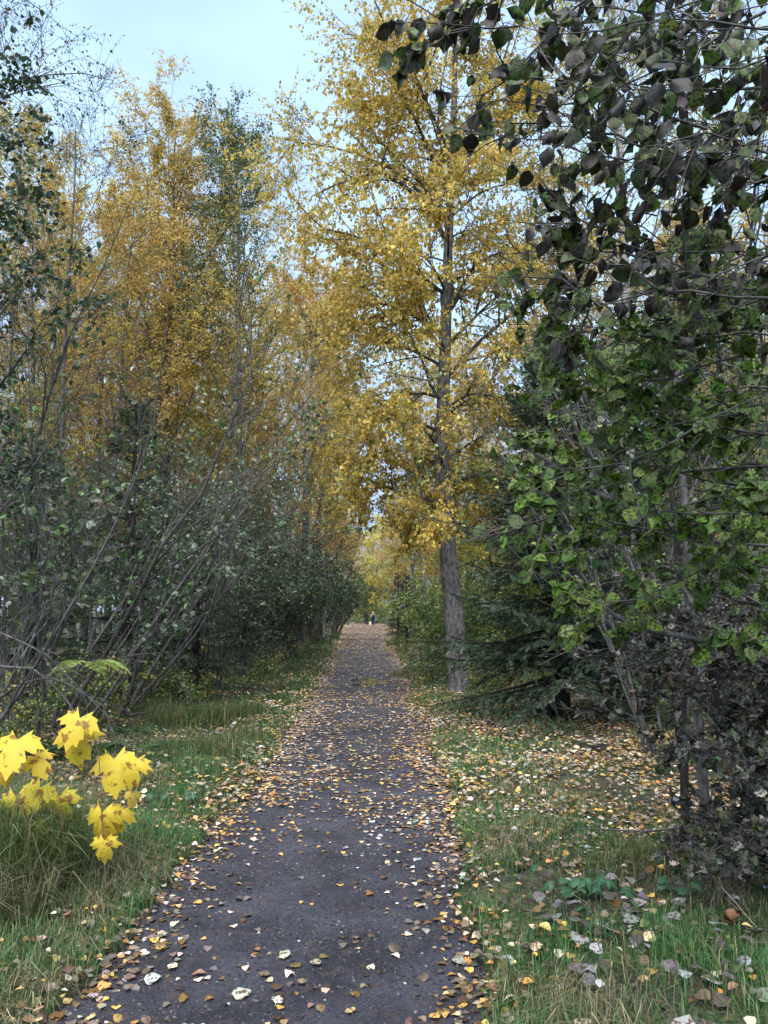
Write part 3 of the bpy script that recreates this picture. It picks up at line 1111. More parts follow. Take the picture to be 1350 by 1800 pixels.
for i, (px, Y, s) in enumerate(((860, 26, .9), (930, 22, .8), (1000, 26, .9), (1080, 21, .8), (1170, 23, .9), (1260, 20, .9), (1340, 18, .9), (900, 36, 1), (1050, 38, 1.1),
                                (1200, 36, 1.1), (820, 42, 1.0), (775, 60, 1.2), (480, 60, 1.2), (380, 50, 1.1), (260, 45, 1.1), (120, 40, 1.1), (20, 36, 1.1), (420, 36, .8), (300, 32, .8))):
    q = at(px, 1077, Y)
    put(4, q[0], Y, s, i * 1.9, 'filling the wood floor %s of the path' % ('left' if px < 640 else 'right'))
# trees closing the vista behind the walkers
for i, (px, Y, kind, s) in enumerate([(640, 128, 4, 1.1), (652, 122, 4, .8), (628, 120, 4, .9), (668, 124, 4, 1.0), (660, 70, 0, .75), (690, 88, 0, .9),
                                      (612, 96, 1, .95), (600, 80, 1, .9), (634, 140, 0, 1.0), (655, 145, 2, 1.05), (676, 140, 1, 1.0), (618, 145, 1, 1.1),
                                      (700, 130, 0, 1.1), (590, 130, 1, 1.1), (645, 165, 1, 1.2), (666, 170, 0, 1.2), (625, 170, 2, 1.2)]):
    q = at(px, 1077, Y)
    x = q[0]
    if i == 4:
        x += 2.2
    put(kind, x, Y, s, i * 1.3, 'closing the far end of the path')

make_tree('birch_tree', 'bright lemon yellow tree standing behind the two walkers', 'tree', gl(662, 116), 15, .12, .1, env_up(3.0), 30, 9, 6, 16000, .16,
          cf([(.80, .66, .16), (.74, .58, .12), (.66, .62, .18)]), M_GREYBARK, 45, seed=141, hang=.4)
for i, (px, Y, s) in enumerate(((643, 118, 1.0), (652, 126, .9), (634, 116, .8), (661, 121, .8), (648, 134, 1.2), (626, 126, 1.0), (672, 128, 1.0))):
    put(4, at(px, 1077, Y)[0], Y, s, i * 2.4 + .5, 'closing the far end of the path')

# ------------------------------------------------------------------ spruces
def make_spruce(label, loc, H, Rb, seed, z0=.25, dens=1.0, spray=SPRAY, ls=.11, group=None, trunk_r=.09, cols=SPR, k=16):
    g = np.random.default_rng(seed)
    root = thing('spruce_tree', label, 'tree', loc, group)
    t = np.linspace(0, 1, 8)
    TP = np.stack([t * 0, t * 0, t * H - .05], -1)
    V, F = tubes(TP[None], (trunk_r * (1 - t) + .008)[None], 9)
    mw = MB().add(V, F, smooth=True)
    nb = int(H / .075 * dens)
    z = z0 + (H - z0 - .1) * (np.arange(nb) + g.uniform(0, 1, nb)) / nb
    az = np.arange(nb) * 2.399 + g.uniform(-.3, .3, nb)
    L = Rb * (1 - (z / H)) ** .8 * g.uniform(.75, 1.15, nb) + .08
    el = np.radians(np.interp(z / H, [0, .5, 1], [-12, 5, 50]) + g.normal(0, 6, nb))
    D = np.stack([np.cos(az) * np.cos(el), np.sin(az) * np.cos(el), np.sin(el)], -1)
    S = np.stack([z * 0, z * 0, z], -1)
    P1 = grow(S, D, L, 8, .05, .035, g)
    V, F = tubes(P1, (.006 + .010 * L)[:, None] * np.linspace(1, .2, 8)[None], 4)
    mw.add(V, F)
    mw.obj('trunk', M_DARKBARK, root)
    idx = np.repeat(np.arange(nb), k)
    tt = np.tile(np.linspace(.15, .97, k), nb) + g.normal(0, .02, nb * k)
    s, tg = along(P1, idx, np.clip(tt, 0, .999))
    side = np.where(np.arange(len(idx)) % 2 == 0, 1, -1)[:, None]
    sv = nrm(np.cross(tg, np.array([0, 0, 1.0]))) * side
    d = nrm(tg * .75 + sv * .8 + np.array([0, 0, -.28]) + g.normal(0, .12, s.shape))
    L2 = L[idx] * .46 * (1.05 - tt) * g.uniform(.7, 1.2, len(idx)) + .08
    P2 = grow(s, d, L2, 4, .08, -.08, g)
    mc = MB()
    V, F = tubes(P2, np.full((len(P2), 1), .0035) * np.linspace(1, .5, 4)[None], 3)
    mc.add(V, F, mat=1)
    m_ = np.maximum(2, (L2 / (ls * .3)).astype(int))
    i2 = np.repeat(np.arange(len(P2)), m_)
    p, tq = along(P2, i2, g.uniform(0, 1, len(i2)))
    A = nrm(tq + g.normal(0, .28, p.shape))
    N = nrm(g.normal(0, .5, p.shape) + np.array([0, 0, 1]))
    sz = ls * g.uniform(.7, 1.2, len(p))
    C = pal(len(p), cols, None, .22, g)
    V, F = place(spray, p, A, N, sz)
    mc.add(V, F, rep(C, spray))
    i1 = np.repeat(np.arange(nb), 7)
    p, tq = along(P1, i1, g.uniform(.3, 1, len(i1)))
    V, F = place(spray, p, nrm(tq + g.normal(0, .3, p.shape)), nrm(g.normal(0, .5, p.shape) + np.array([0, 0, 1])), ls * g.uniform(.8, 1.2, len(p)))
    mc.add(V, F, rep(pal(len(p), cols, None, .22, g), spray))
    tag(mc.obj('needles', [M_NEEDLE, M_TWIG], root), kind='stuff')
    return root


make_spruce('large dark spruce with drooping boughs right of the big poplar', gl(985, 11.2), 5.8, 2.1, 61, z0=.5, dens=1.8, trunk_r=.11, ls=.125, k=26)
sp_b = make_spruce('young spruce among the alder stems left of the path', gl(345, 13.6), 3.6, 1.15, 62, spray=SPRAY_S, z0=.1, dens=1.3)
copy_tree(sp_b, gl(225, 14.5), 1.4, 1.55, 'taller pointed spruce rising behind the left alder stems')
copy_tree(sp_b, gl(430, 19), 2.4, 1.0, 'dark spruce low behind the pale stems near the left verge')
copy_tree(sp_b, gl(480, 25), 4.4, 1.1, 'dark spruce farther along the left verge of the path')
copy_tree(sp_b, gl(60, 12.5), 5.0, 1.15, 'spruce half hidden at the far left behind alder stems')
copy_tree(sp_b, gl(1130, 15), 3.0, 2.0, 'tall spruce behind the large dark spruce on the right')
copy_tree(sp_b, gl(1290, 10.5), .7, 1.7, 'dark spruce behind the alder thicket at the right edge')
copy_tree(sp_b, gl(715, 38), .7, .95, 'small spruce among light green bushes right of the path')
copy_tree(sp_b, gl(700, 55), 1.7, 1.2, 'spruce far back between bushes right of the path')
copy_tree(sp_b, gl(545, 45), 1.7, 1.4, 'spruce far back behind the left hand shrubs')


# ------------------------------------------------------------------ multi-stemmed shrubs
def make_shrub(name, label, cat, loc, n_st, L, r0, spread, lean, nl, ls, colf, seed, bark=None, n2=9, n3=5, tmpl=LEAF6, leafmat=None,
               group=None, single=0, smesh=None, t2=.2, grav=.03, hang=.25, stems_part=True, base_r=.3, wig=.12, n2len=.2, thin=1.0):
    g = np.random.default_rng(seed)
    root = thing(name, label, cat, loc, group)
    az = g.uniform(0, 6.28, n_st)
    S = np.stack([np.cos(az) * base_r * g.uniform(0, 1, n_st), np.sin(az) * base_r * g.uniform(0, 1, n_st), np.full(n_st, -.08)], -1)
    D = np.stack([np.cos(az) * spread + lean[0], np.sin(az) * spread + lean[1], np.ones(n_st)], -1) + g.normal(0, .1, (n_st, 3))
    Ls = L * g.uniform(.55, 1.1, n_st)
    P1 = grow(S, D, Ls, 10, wig, grav, g)
    rr = r0 * g.uniform(.35, 1.1, n_st)
    Sf, Df, tf, jf = spawn(P1, 3, .15, .7, 22, g, up=.05)
    PF = grow(Sf, Df, Ls[jf] * (1 - tf) * g.uniform(.6, 1.0, len(jf)), 10, wig * 1.2, grav, g)
    rf = rr[jf] * (1 - .75 * tf) * .6
    for i in range(n_st):
        V, F = tubes(P1[i:i + 1], (rr[i] * np.linspace(1, .15, 10))[None], 7)
        m_ = MB().add(V, F, smooth=True)
        V, F = tubes(PF[jf == i], rf[jf == i][:, None] * np.linspace(1, .2, 10)[None], 5)
        m_.add(V, F, smooth=True)
        m_.obj('stem', (bark or M_ALDERBARK) if i % 3 else M_TWIG, root)
    P1 = np.concatenate([P1, PF])
    rr = np.concatenate([rr, rf])
    Ls = np.concatenate([Ls, Ls[jf] * .6])
    n2 = max(3, n2 // 2)
    S, D, tt, ix = spawn(P1, n2, t2, 1, 38, g, up=.1)
    L2 = Ls[ix] * n2len * g.uniform(.5, 1.5, len(ix)) * (1.2 - .6 * tt)
    P2 = grow(S, D, L2, 5, .13, .0, g)
    S, D, t3, i3 = spawn(P2, n3, .1, 1, 42, g)
    L3 = L2[i3] * .35 * g.uniform(.5, 1.3, len(i3)) + .06
    P3 = grow(S, D, L3, 3, .18, -.02, g)
    mc = MB()
    V, F = tubes(P2, (rr[ix] * .3 * (1.1 - .7 * tt))[:, None].clip(.003, .02) * np.linspace(1, .35, 5)[None], 4)
    mc.add(V, F, mat=1)
    V, F = tubes(P3, np.full((len(P3), 1), .003) * np.linspace(1, .6, 3)[None], 3)
    mc.add(V, F, mat=1)
    if nl:
        na = int(nl * .7)
        ia = g.integers(0, len(P3), na); pa, ta = along(P3, ia, g.uniform(.1, 1, na))
        ib = g.integers(0, len(P2), nl - na); pb, tb = along(P2, ib, g.uniform(.2, 1, nl - na))
        P, T = np.concatenate([pa, pb]), np.concatenate([ta, tb])
        n = len(P)
        A = nrm(T * .6 + g.normal(0, .5, (n, 3)) + np.array([0, 0, -hang]))
        N = nrm(g.normal(0, .45, (n, 3)) + np.array([0, -.2, .8]))
        sz = ls * g.uniform(.55, 1.2, n)
        C = colf(P, g)
        keep = g.uniform(0, 1, n) > .8 * np.clip((P[:, 2] / L - .42) / .35, 0, 1) * thin
        if single:
            px, py, d = proj(P + np.array(loc))
            vis = (px > 0) & (px < 1350) & (py > 0) & (py < 1800) & keep
            top = np.argsort(-np.where(vis, sz / d, 0))[:single]
            keep[top] = False
            for k in top:
                single_leaf(smesh[k % len(smesh)], P[k], A[k], N[k], sz[k], C[k], root)
        V, F = place(tmpl, P[keep], A[keep], N[keep], sz[keep])
        mc.add(V, F, rep(C[keep], tmpl))
    tag(mc.obj('foliage', [leafmat or M_GREENLEAF, M_TWIG], root), kind='stuff')
    return root


ALD = [(.075, .17, .04), (.09, .19, .04), (.10, .16, .06), (.09, .15, .055), (.055, .09, .045)] + DGR[2:] + [(.12, .15, .10), (.20, .23, .17), (.15, .18, .12)]  # last grey-greens put a pale skylight sheen into the leaf colour
SH = [
    make_shrub('alder_shrub', 'nearest alder clump leaning in from the left edge with large green leaves', 'shrub', gl(-150, 6.4), 9, 5.2, .022, .45, (.32, .05), 1500, .085, cf(ALD), 71,
               single=220, smesh=FRESH, n2=11),
    make_shrub('alder_shrub', 'alder clump with long pale stems arching right above the maple sapling', 'shrub', gl(95, 9.6), 9, 6.4, .030, .5, (.33, 0), 2600, .075, cf(ALD), 72, n2=12),
    make_shrub('alder_shrub', 'alder clump with leaning grey stems behind the long roadside grass', 'shrub', gl(215, 11.5), 9, 6.2, .030, .5, (.24, 0), 3200, .072, cf(ALD), 73, n2=12),
]
sh_c = make_shrub('alder_shrub', 'alder clump with thin grey stems where the left verge opens', 'shrub', gl(385, 15.5), 16, 5.6, .022, .35, (.14, 0), 5000, .07, cf(ALD + GRN), 74, n2=13)
sh_d = make_shrub('alder_shrub', 'dense leafy alder along the left side of the path, fifth from the camera', 'shrub', gl(455, 20), 16, 5.4, .022, .32, (.1, 0), 9500, .078, cf(GRN + ALD), 75, n2=13)
for px, Y, rz, s, src, lab in ((20, 10.5, 2, .95, sh_c, 'tall thin stemmed alder behind the nearest clump at the left edge'),
                               (345, 19, 3.5, 1.1, sh_c, 'alder behind the young spruce left of the path'),
                               (500, 25, 1.2, .98, sh_d, 'dense leafy alder along the left side, sixth from the camera'),
                               (548, 30, 2.6, 1.0, sh_d, 'dense leafy alder along the left side, seventh from the camera'),
                               (570, 37, 3.9, 1.05, sh_d, 'dense leafy alder beside the left bend of the verge'),
                               (587, 46, .6, 1.15, sh_d, 'dense leafy alder far along the left side'),
                               (586, 57, 5.2, 1.25, sh_d, 'last but one alder on the left before the walkers'),
                               (572, 72, 1.9, 1.25, sh_d, 'last leafy alder on the left before the walkers'),
                               (430, 26, .3, 1.1, sh_d, 'alder standing behind the first row on the left'),
                               (180, 17, .9, 1.1, sh_d, 'leafy alder deep behind the left stems'),
                               (50, 17, 2.9, 1.15, sh_d, 'leafy alder far behind the left edge stems')):
    copy_tree(src, gl(px, Y), rz, s, lab)

LG = [(.17, .28, .07), (.24, .34, .08), (.32, .38, .09), (.11, .20, .06)]
bu = make_shrub('willow_shrub', 'light green bush with yellowing leaves right of the path before the big poplar', 'shrub', gl(806, 20.5), 14, 3.4, .016, .38, (.06, 0), 7000, .075,
                clumpcol(LG, YGR + LG[:1], .8, .4), 81, n2=11)
for px, Y, rz, s, lab in ((822, 24, 1, .95, 'light green bush just beyond the big poplar'), (780, 31, 2, 1.05, 'green bush along the right side halfway to the walkers'),
                          (768, 40, 3, 1.1, 'rounded green bush farther on the right side'), (750, 52, 4, 1.1, 'green bush far along the right side'),
                          (728, 68, 5, 1.1, 'bush at the right side shortly before the walkers'), (722, 90, 1.5, 1.1, 'bush beside the walkers on the right'),
                          (578, 86, 2.5, 1.1, 'bush beside the walkers on the left'), (830, 17, .5, .8, 'light green bush behind the base of the big poplar'),
                          (880, 20, 2.5, 1.0, 'light green bush between poplar and spruce'), (610, 108, .5, 1.2, 'bush left of the path beyond the walkers'),
                          (672, 116, .9, 1.2, 'bush right of the path beyond the walkers')):
    copy_tree(bu, gl(px, Y), rz, s, lab)
# low yellow-green undergrowth, many small bushes
YU = [(.36, .36, .06), (.24, .28, .05), (.12, .18, .04), (.45, .38, .08)]
lowb = make_shrub('undergrowth_bush', '', 'bush', (0, 0, 0), 12, 1.1, .006, .6, (0, 0), 1500, .05, clumpcol(YU, LG, 1.2, .45), 83, n2=8, n3=4, tmpl=LEAF4)
lows = [(770, 16.5, .8), (765, 18.5, .8), (745, 22, .8), (855, 13.5, .7), (895, 14, .9), (960, 14.5, .8), (1080, 12, .9), (1180, 10.5, .9), (712, 30, .9), (470, 18.5, .8),
        (420, 15, .9), (300, 12, .9), (360, 13, .8), (150, 10.5, 1.1), (60, 9.5, 1.1), (240, 12.6, 1.1), (20, 8.2, .9), (520, 24, .9), (548, 30, 1), (565, 37, 1.1),
        (1250, 9, 1.1), (1320, 8, 1.1), (706, 40, .9), (572, 50, 1.1), (700, 55, 1.0), (583, 68, 1.2), (697, 75, 1.1), (594, 92, 1.2), (1020, 16, 1.2), (180, 14, 1.3),
        (100, 16, 1.4), (330, 17, 1.3), (940, 19, 1.4), (1150, 18, 1.4), (820, 24, 1.4), (780, 30, 1.5), (615, 118, 1.5), (668, 122, 1.5), (628, 113, 2.2), (641, 111, 2.0), (653, 114, 2.2), (665, 112, 2.0), (607, 106, 2.0), (683, 104, 1.8)]
for i, (px, Y, s) in enumerate(lows):
    side = 'left' if px < 640 else 'right'
    rest = relabel('low yellow green undergrowth bush', gl(px, Y)[0], Y)
    gr_ = 'undergrowth bushes along the path'
    if i == 0:
        lowb.location = tuple(gl(px, Y)); lowb.scale = (s, s, s); lowb['label'] = rest; lowb['group'] = gr_
    else:
        copy_tree(lowb, gl(px, Y), i * 1.7, s, rest, gr_)

# ------------------------------------------------------------------ the near alder thicket on the right
def bound(py):
    return np.interp(py, [-50, 30, 100, 200, 260, 330, 420, 500, 600, 700, 800, 900, 1000, 1100, 1200, 1300, 1400, 1500, 1620],
                     [690, 690, 700, 750, 880, 900, 930, 930, 900, 900, 930, 880, 920, 1010, 980, 1010, 1100, 1150, 1230])


def alder_part(label, y0, y1, Yf, nb, nleaf, ls, colf, seed, meshes, base, name='alder_shrub', hangf=.8, nup=.2, stems=(), dens_x=1.0, slope=.12, stuff_n=0, inset=0, tw=1.0, extra=()):
    g = np.random.default_rng(seed)
    root = thing(name, label, 'shrub', base)
    b0 = np.array(base)
    P1, r1 = [], []
    for i in range(nb):
        py = y0 + (y1 - y0) * (i + g.uniform(0, 1)) / nb
        Y = Yf(py) * g.uniform(.85, 1.2)
        xl = bound(py) + inset + g.uniform(0, 260) * dens_x + (60 if py < 300 else 0)
        xr = 1420 + g.uniform(0, 60)
        q = np.linspace(0, 1, 8)
        px = xr + (xl - xr) * q
        yy = py + (xr - px) * -slope * 0 + (1 - q) * g.uniform(-140, 40) + 45 * np.sin(q * 5 + g.uniform(0, 6)) * q + np.cumsum(g.normal(0, 9, 8))
        pts = np.array([at(a_, b_, Y + .25 * math.sin(c_ * 3 + i)) for a_, b_, c_ in zip(px, yy, q)]) - b0
        P1.append(pts)
        r1.append(g.uniform(.0022, .0055) * Yf(py) / 2.2 * tw)
    for pp_, Y_ in extra:
        Q = np.array([at(a_, b_, Y_ + .05 * j_) for j_, (a_, b_) in enumerate(pp_)]) - b0
        d = np.concatenate([[0], np.cumsum(np.linalg.norm(np.diff(Q, axis=0), axis=1))])
        q = np.linspace(0, d[-1], 8)
        P1.append(np.stack([np.interp(q, d, Q[:, k]) for k in range(3)], -1) + g.normal(0, .008, (8, 3)))
        r1.append(.0045)
    nb = len(P1)
    P1, r1 = np.stack(P1), np.array(r1)
    for i in range(nb):
        V, F = tubes(P1[i:i + 1], (r1[i] * np.linspace(1, .2, 8))[None], 6)
        MB().add(V, F, smooth=True).obj('branch', M_TWIG if i % 3 else M_ALDERBARK, root)
    for pts, ra, rb, mt in stems:
        Q = np.array([at(*p_) for p_ in pts]) - b0
        d = np.concatenate([[0], np.cumsum(np.linalg.norm(np.diff(Q, axis=0), axis=1))])
        q = np.linspace(0, d[-1], 14)
        Q = np.stack([np.interp(q, d, Q[:, k]) for k in range(3)], -1)
        for k in range(3):
            Q[1:-1, k] = (Q[:-2, k] + 2 * Q[1:-1, k] + Q[2:, k]) / 4
        V, F = tubes(Q[None], np.linspace(ra, rb, 14)[None], 12)
        MB().add(V, F, smooth=True).obj('stem', mt, root)
    S, D, tt, ix = spawn(P1, 9, .12, 1, 42, g)
    L2 = np.linalg.norm(P1[ix, -1] - P1[ix, 0], axis=1) * .22 * g.uniform(.5, 1.3, len(ix))
    P2 = grow(S, D, L2, 5, .15, -.01, g)
    V, F = tubes(P2, (.0022 * tw + r1[ix] * .22)[:, None] * np.linspace(1, .4, 5)[None], 4)
    mc = MB().add(V, F, mat=1)
    S, D, tt, ix = spawn(P2, 3, .1, 1, 40, g)
    P3 = grow(S, D, L2[ix] * .45 * g.uniform(.5, 1.3, len(ix)), 5, .2, -.02, g)
    V, F = tubes(P3, np.full((len(P3), 1), .0013 * Yf(y1) / 2.6) * np.linspace(1, .5, 5)[None], 3)
    mc.add(V, F, mat=1)
    n = nleaf + stuff_n
    k = int(n * 7)
    ia = g.integers(0, len(P2), k)
    P, T = along(P2, ia, g.uniform(.1, 1, k))
    px, py, d = proj(P + b0)
    ok = (px > bound(py) - 15 + inset + g.normal(0, 18, k)) & (px < 1400) & (py > y0 - 60) & (py < y1 + 60)
    P, T = P[ok][:n] + g.normal(0, .012, (len(P[ok][:n]), 3)), T[ok][:n]
    n = len(P)
    A = nrm(T * .5 + g.normal(0, .45, (n, 3)) + np.array([0, 0, -hangf]))
    N = nrm(g.normal(0, .5, (n, 3)) + np.array([0, -.7, nup]))
    sz = ls * g.uniform(.6, 1.2, n)
    C = colf(P, g)
    px, py, d = proj(P + b0)
    order = np.argsort(-sz / d)
    for q in order[:nleaf]:
        ms = meshes(px[q], py[q], g)
        single_leaf(ms[int(g.integers(len(ms)))], P[q], A[q], N[q], sz[q], C[q], root)
    rest = order[nleaf:]
    if len(rest):
        dd_ = C[rest][:, 1] < C[rest][:, 0] * 1.25          # withered ones are curled
        ra_, rb_ = rest[dd_], rest[~dd_]
        for tm_, sl in ((ROUND, rb_[::2]), (ROUND2, np.concatenate([rb_[1::2], ra_[::3]])), (CURLED, ra_[1::3]), (CURLED2, ra_[2::3])):
            if not len(sl):
                continue
            V, F = place(tm_, P[sl], A[sl], N[sl], sz[sl])
            mc.add(V, F, rep(C[sl], tm_), smooth=True)
    tag(mc.obj('foliage', [M_ALDSTUFF, M_TWIG], root), kind='stuff')
    return root


DEAD_BACKLITC = [(.026, .024, .021), (.045, .043, .038), (.015, .014, .013), (.08, .078, .07), (.05, .036, .022)]  # withered browns, darkened further so the backlit look sits in the colour
SPOTC = [(.09, .18, .018), (.12, .23, .024), (.06, .12, .015), (.16, .23, .035)]


def mixdead(th):
    def fn(P, g):
        return pal(len(P), DEAD_BACKLITC + [(.055, .10, .018), (.08, .14, .024), (.04, .07, .016), (.11, .14, .04)], [1] * 5 + [th] * 4, .25, g)
    return fn


base_r = gl(1262, 5.0)
EXT = [([(1350, 20), (1200, 110), (1060, 165), (960, 215), (900, 270)], 2.1), ([(1100, -40), (1000, 15), (930, 90), (860, 170), (790, 175)], 2.0),
       ([(950, -60), (870, 0), (790, 60), (705, 95)], 1.9), ([(1250, 230), (1100, 180), (950, 175), (840, 190), (760, 185)], 2.0),
       ([(1200, 270), (1050, 240), (930, 250), (830, 235)], 2.1), ([(1150, 420), (1040, 400), (960, 330), (920, 270)], 2.2),
       ([(900, -60), (850, -10), (800, 20), (780, 90)], 1.95), ([(1200, 480), (1080, 440), (960, 430), (870, 450), (860, 440)], 2.3)]
alder_part('dark overhanging alder with curled dead leaves filling the top right corner', -40, 620, lambda y: np.interp(y, [-40, 620], [1.9, 2.6]), 34, 300, .060,
           mixdead(1.35), 91, lambda x, y, g: CRUMP if g.uniform() < .62 else FRESH, gl(1420, 2.3), stuff_n=850, extra=EXT)
alder_part('bright green alder with insect spotted leaves right of the big poplar', 540, 1090, lambda y: 3.1, 30, 300, .062, cf(SPOTC), 92,
           lambda x, y, g: FRESH if g.uniform() < .93 else CRUMP, gl(1400, 3.3), dens_x=.75, inset=-25, stuff_n=1700, hangf=.35, nup=.75,
           stems=[([(930, 790, 3.4), (1040, 865, 3.4), (1180, 930, 3.3), (1420, 1010, 3.2)], .012, .024, M_ALDERBARK),
                  ([(1010, 1020, 3.3), (1100, 1100, 3.2), (1250, 1130, 3.2), (1420, 1120, 3.1)], .006, .014, M_ALDERBARK)])
alder_part('thicket alder with grey brown withered leaves over the right verge', 1040, 1560, lambda y: np.interp(y, [1040, 1560], [4.6, 3.9]), 60, 300, .052,
           lambda P, g: pal(len(P), [(.11, .10, .085), (.19, .18, .16), (.06, .055, .048), (.09, .12, .055), (.16, .12, .07), (.28, .27, .24)], [3, 2, 3, 2.5, 1, .8], .25, g), 93,
           lambda x, y, g: CRUMP if g.uniform() < .75 else FRESH, base_r, dens_x=1.2, stuff_n=5200, hangf=.1, nup=.6, inset=20,
           stems=[([(1243, 1455, 5.4), (1225, 1250, 5.4), (1215, 1080, 5.35), (1205, 900, 5.3), (1190, 700, 5.2), (1170, 450, 5.2)], .036, .018, M_ALDERBARK),
                  ([(1205, 1460, 5.8), (1200, 1250, 5.8), (1195, 1100, 5.8), (1190, 930, 5.8), (1160, 720, 5.8)], .032, .02, M_DARKBARK),
                  ([(1335, 1560, 4.6), (1330, 1350, 4.6), (1340, 1100, 4.6), (1300, 850, 4.6), (1180, 700, 4.6), (1090, 560, 4.7)], .035, .015, M_ALDERBARK),
                  ([(1400, 1620, 4.2), (1310, 1340, 4.3), (1250, 1100, 4.5), (1100, 900, 4.8), (1000, 800, 5)], .02, .008, M_TWIG)])
make_shrub('alder_shrub', 'leafy alder filling in behind the dark overhanging branches on the right', 'shrub', gl(1330, 6.6), 10, 6.5, .022, .32, (-.12, 0), 4200, .07,
           cf(GRN + DGR + SPOTC[:1]), 94, n2=12)
make_shrub('alder_shrub', 'tall sparse alder behind the thicket at upper right', 'shrub', gl(1160, 8.4), 9, 7.0, .02, .25, (-.02, 0), 3200, .07,
           cf(GRN + YGR[:1] + DGR), 95, n2=12)
make_tree('poplar_tree', 'yellow poplar seen through the dark leaves at top right', 'tree', gl(1120, 14), 16.5, .14, .3, env_up(2.8), 34, 9, 6, 20000, .075,
          clumpcol(YEL, YGR, .5, .4), M_PALEBARK, 50, seed=97, hang=.6)

# ------------------------------------------------------------------ fallen leaves
FC = [(.62, .50, .38), (.54, .44, .35), (.58, .36, .09), (.50, .28, .08), (.56, .40, .19), (.26, .15, .09), (.16, .095, .075), (.38, .35, .32), (.20, .23, .15), (.62, .59, .50)]
FW = [2.6, 1.9, 2.2, 1.9, 1.8, 1.5, 1.2, 1.1, .5, 1.4]


def litter_density(x, y):
    o = out_of_path(x, y)
    cen = np.clip(-o / .8, 0, 1)
    onp = np.interp(y, [3, 5, 6, 8, 11, 16, 25, 40], [50, 75, 190, 260, 200, 180, 260, 380]) * (1 - .45 * cen) * (.35 + 1.3 * vnoise(x, y, 31, 1.4)) * (.3 + 1.4 * vnoise(x, y, 35, 6))
    edge = 420 * np.exp(-(o / .22) ** 2) * (.4 + vnoise(x, y, 32, 2))
    v = np.interp(y, [3, 4.5, 6, 12, 20], [80, 130, 430, 330, 170])
    v = np.where(x > 0, v * (1.15 + .5 * np.exp(-((o - 1.2) / .9) ** 2)), v * .8)
    ver = v * (.25 + 1.5 * vnoise(x, y, 33, 1.6) ** 1.5) * np.exp(-np.clip(o - 3.5, 0, 50) / 6)
    return 1.25 * (np.where(o < 0, onp, ver) + edge)


def litter(n, y0, y1, x0, x1, g, lod):
    """rejection sampled points"""
    X, Yv = [], []
    area = (y1 - y0) * (x1 - x0)
    mxd = 800.
    n_try = int(area * mxd * lod)
    x, y = g.uniform(x0, x1, n_try), g.uniform(y0, y1, n_try)
    px = 675 + FPX * x / y
    ok = (g.uniform(0, mxd, n_try) < litter_density(x, y)) & (px > -60) & (px < 1420)
    return x[ok], y[ok]


g = np.random.default_rng(123)
mb = MB()
singles = []
SETS = [(2.6, 7, -4, 4, 1.0, ROUND, .048), (7, 16, -7, 8, .9, BIRCH7, .058), (16, 34, -9, 10, .45, LEAF4, .075), (34, 130, -9, 9, .3, LEAF4, .12)]
for y0, y1, x0, x1, lod, tm, sz0 in SETS:
    x, y = litter(0, y0, y1, x0, x1, g, lod)
    n = len(x)
    az = g.uniform(0, 6.28, n)
    o = out_of_path(x, y)
    tilt = np.where(o < 0, .08, .32)
    A = np.stack([np.cos(az), np.sin(az), g.normal(0, 1, n) * tilt * .6], -1)
    N = np.stack([g.normal(0, 1, n) * tilt, g.normal(0, 1, n) * tilt, np.ones(n)], -1)
    z = surf(x, y) + np.where(o < 0, .006, .012 + g.uniform(0, .05, n)) + np.abs(A[:, 2]) * .02
    P = np.stack([x, y, z], -1)
    sz = sz0 * g.uniform(.42, 1.1, n) * np.where((y < 5) & (x > .7), 1.25, 1)
    C = pal(n, FC, FW, .22, g)
    yel = vnoise(x, y, 41, .8)
    C = C * np.stack([np.ones(n), .9 + .1 * yel, .72 + .4 * yel], -1)
    dull = np.clip(1.5 - y / 9, 0, 1) * (g.uniform(0, 1, n) < .62)       # older brown leaves nearby
    C = C * (1 - .72 * dull)[:, None]
    gp_ = (x > .75) & (y < 4.6) & (g.uniform(0, 1, n) < .36)      # big grey leaves at the lower right
    C = np.where(gp_[:, None], pal(n, [(.24, .24, .24), (.12, .115, .115), (.34, .34, .33), (.07, .06, .055)], None, .2, g), C)
    sz = sz * np.where(gp_, 1.45, 1)
    if y0 < 3:
        s = np.argsort(-sz / (y + .5) * (1 + .3 * (o < .1)))[:300]
        keep = np.ones(n, bool)
        keep[s] = False
        singles = [(P[k], A[k], N[k], sz[k] * 1.08, C[k], o[k], x[k], y[k]) for k in s]
        P, A, N, sz, C = P[keep], A[keep], N[keep], sz[keep], C[keep]
    V, F = place(tm, P, A, N, sz)
    mb.add(V, F, rep(C, tm))
tag(mb.obj('fallen_leaves', M_LITTER), 'carpet of small yellow and brown fallen leaves over path and verges', 'leaf litter', kind='stuff')


def cname(c):
    r, gg, b = c
    if abs(r - b) < .03 and r > .1:
        return 'grey'
    if gg > r * .95:
        return 'greenish'
    if r < .2:
        return 'dark brown'
    if b < r * .35:
        return 'golden yellow' if r > .38 else 'brown'
    if r > .4:
        return 'pale cream'
    return 'dull tan'


for k, (p_, a_, n_, s_, c_, o_, x_, y_) in enumerate(singles):
    where = 'lying on the dark path' if o_ < -.15 else ('at the ragged edge of the path' if o_ < .2 else ('in the grass left of the path' if x_ < 0 else 'in the grass right of the path'))
    near = 'close to the camera' if y_ < 4.3 else 'a few steps ahead'
    lab = '%s fallen leaf %s %s' % (cname(c_), where, near)
    p_ = p_ + np.array([0, 0, .006 + .12 * s_])
    ob = single_leaf(FALL[k % len(FALL)], p_, a_, n_, s_, c_, None, 'fallen_leaf')
    tag(ob, lab, 'leaf', lab)

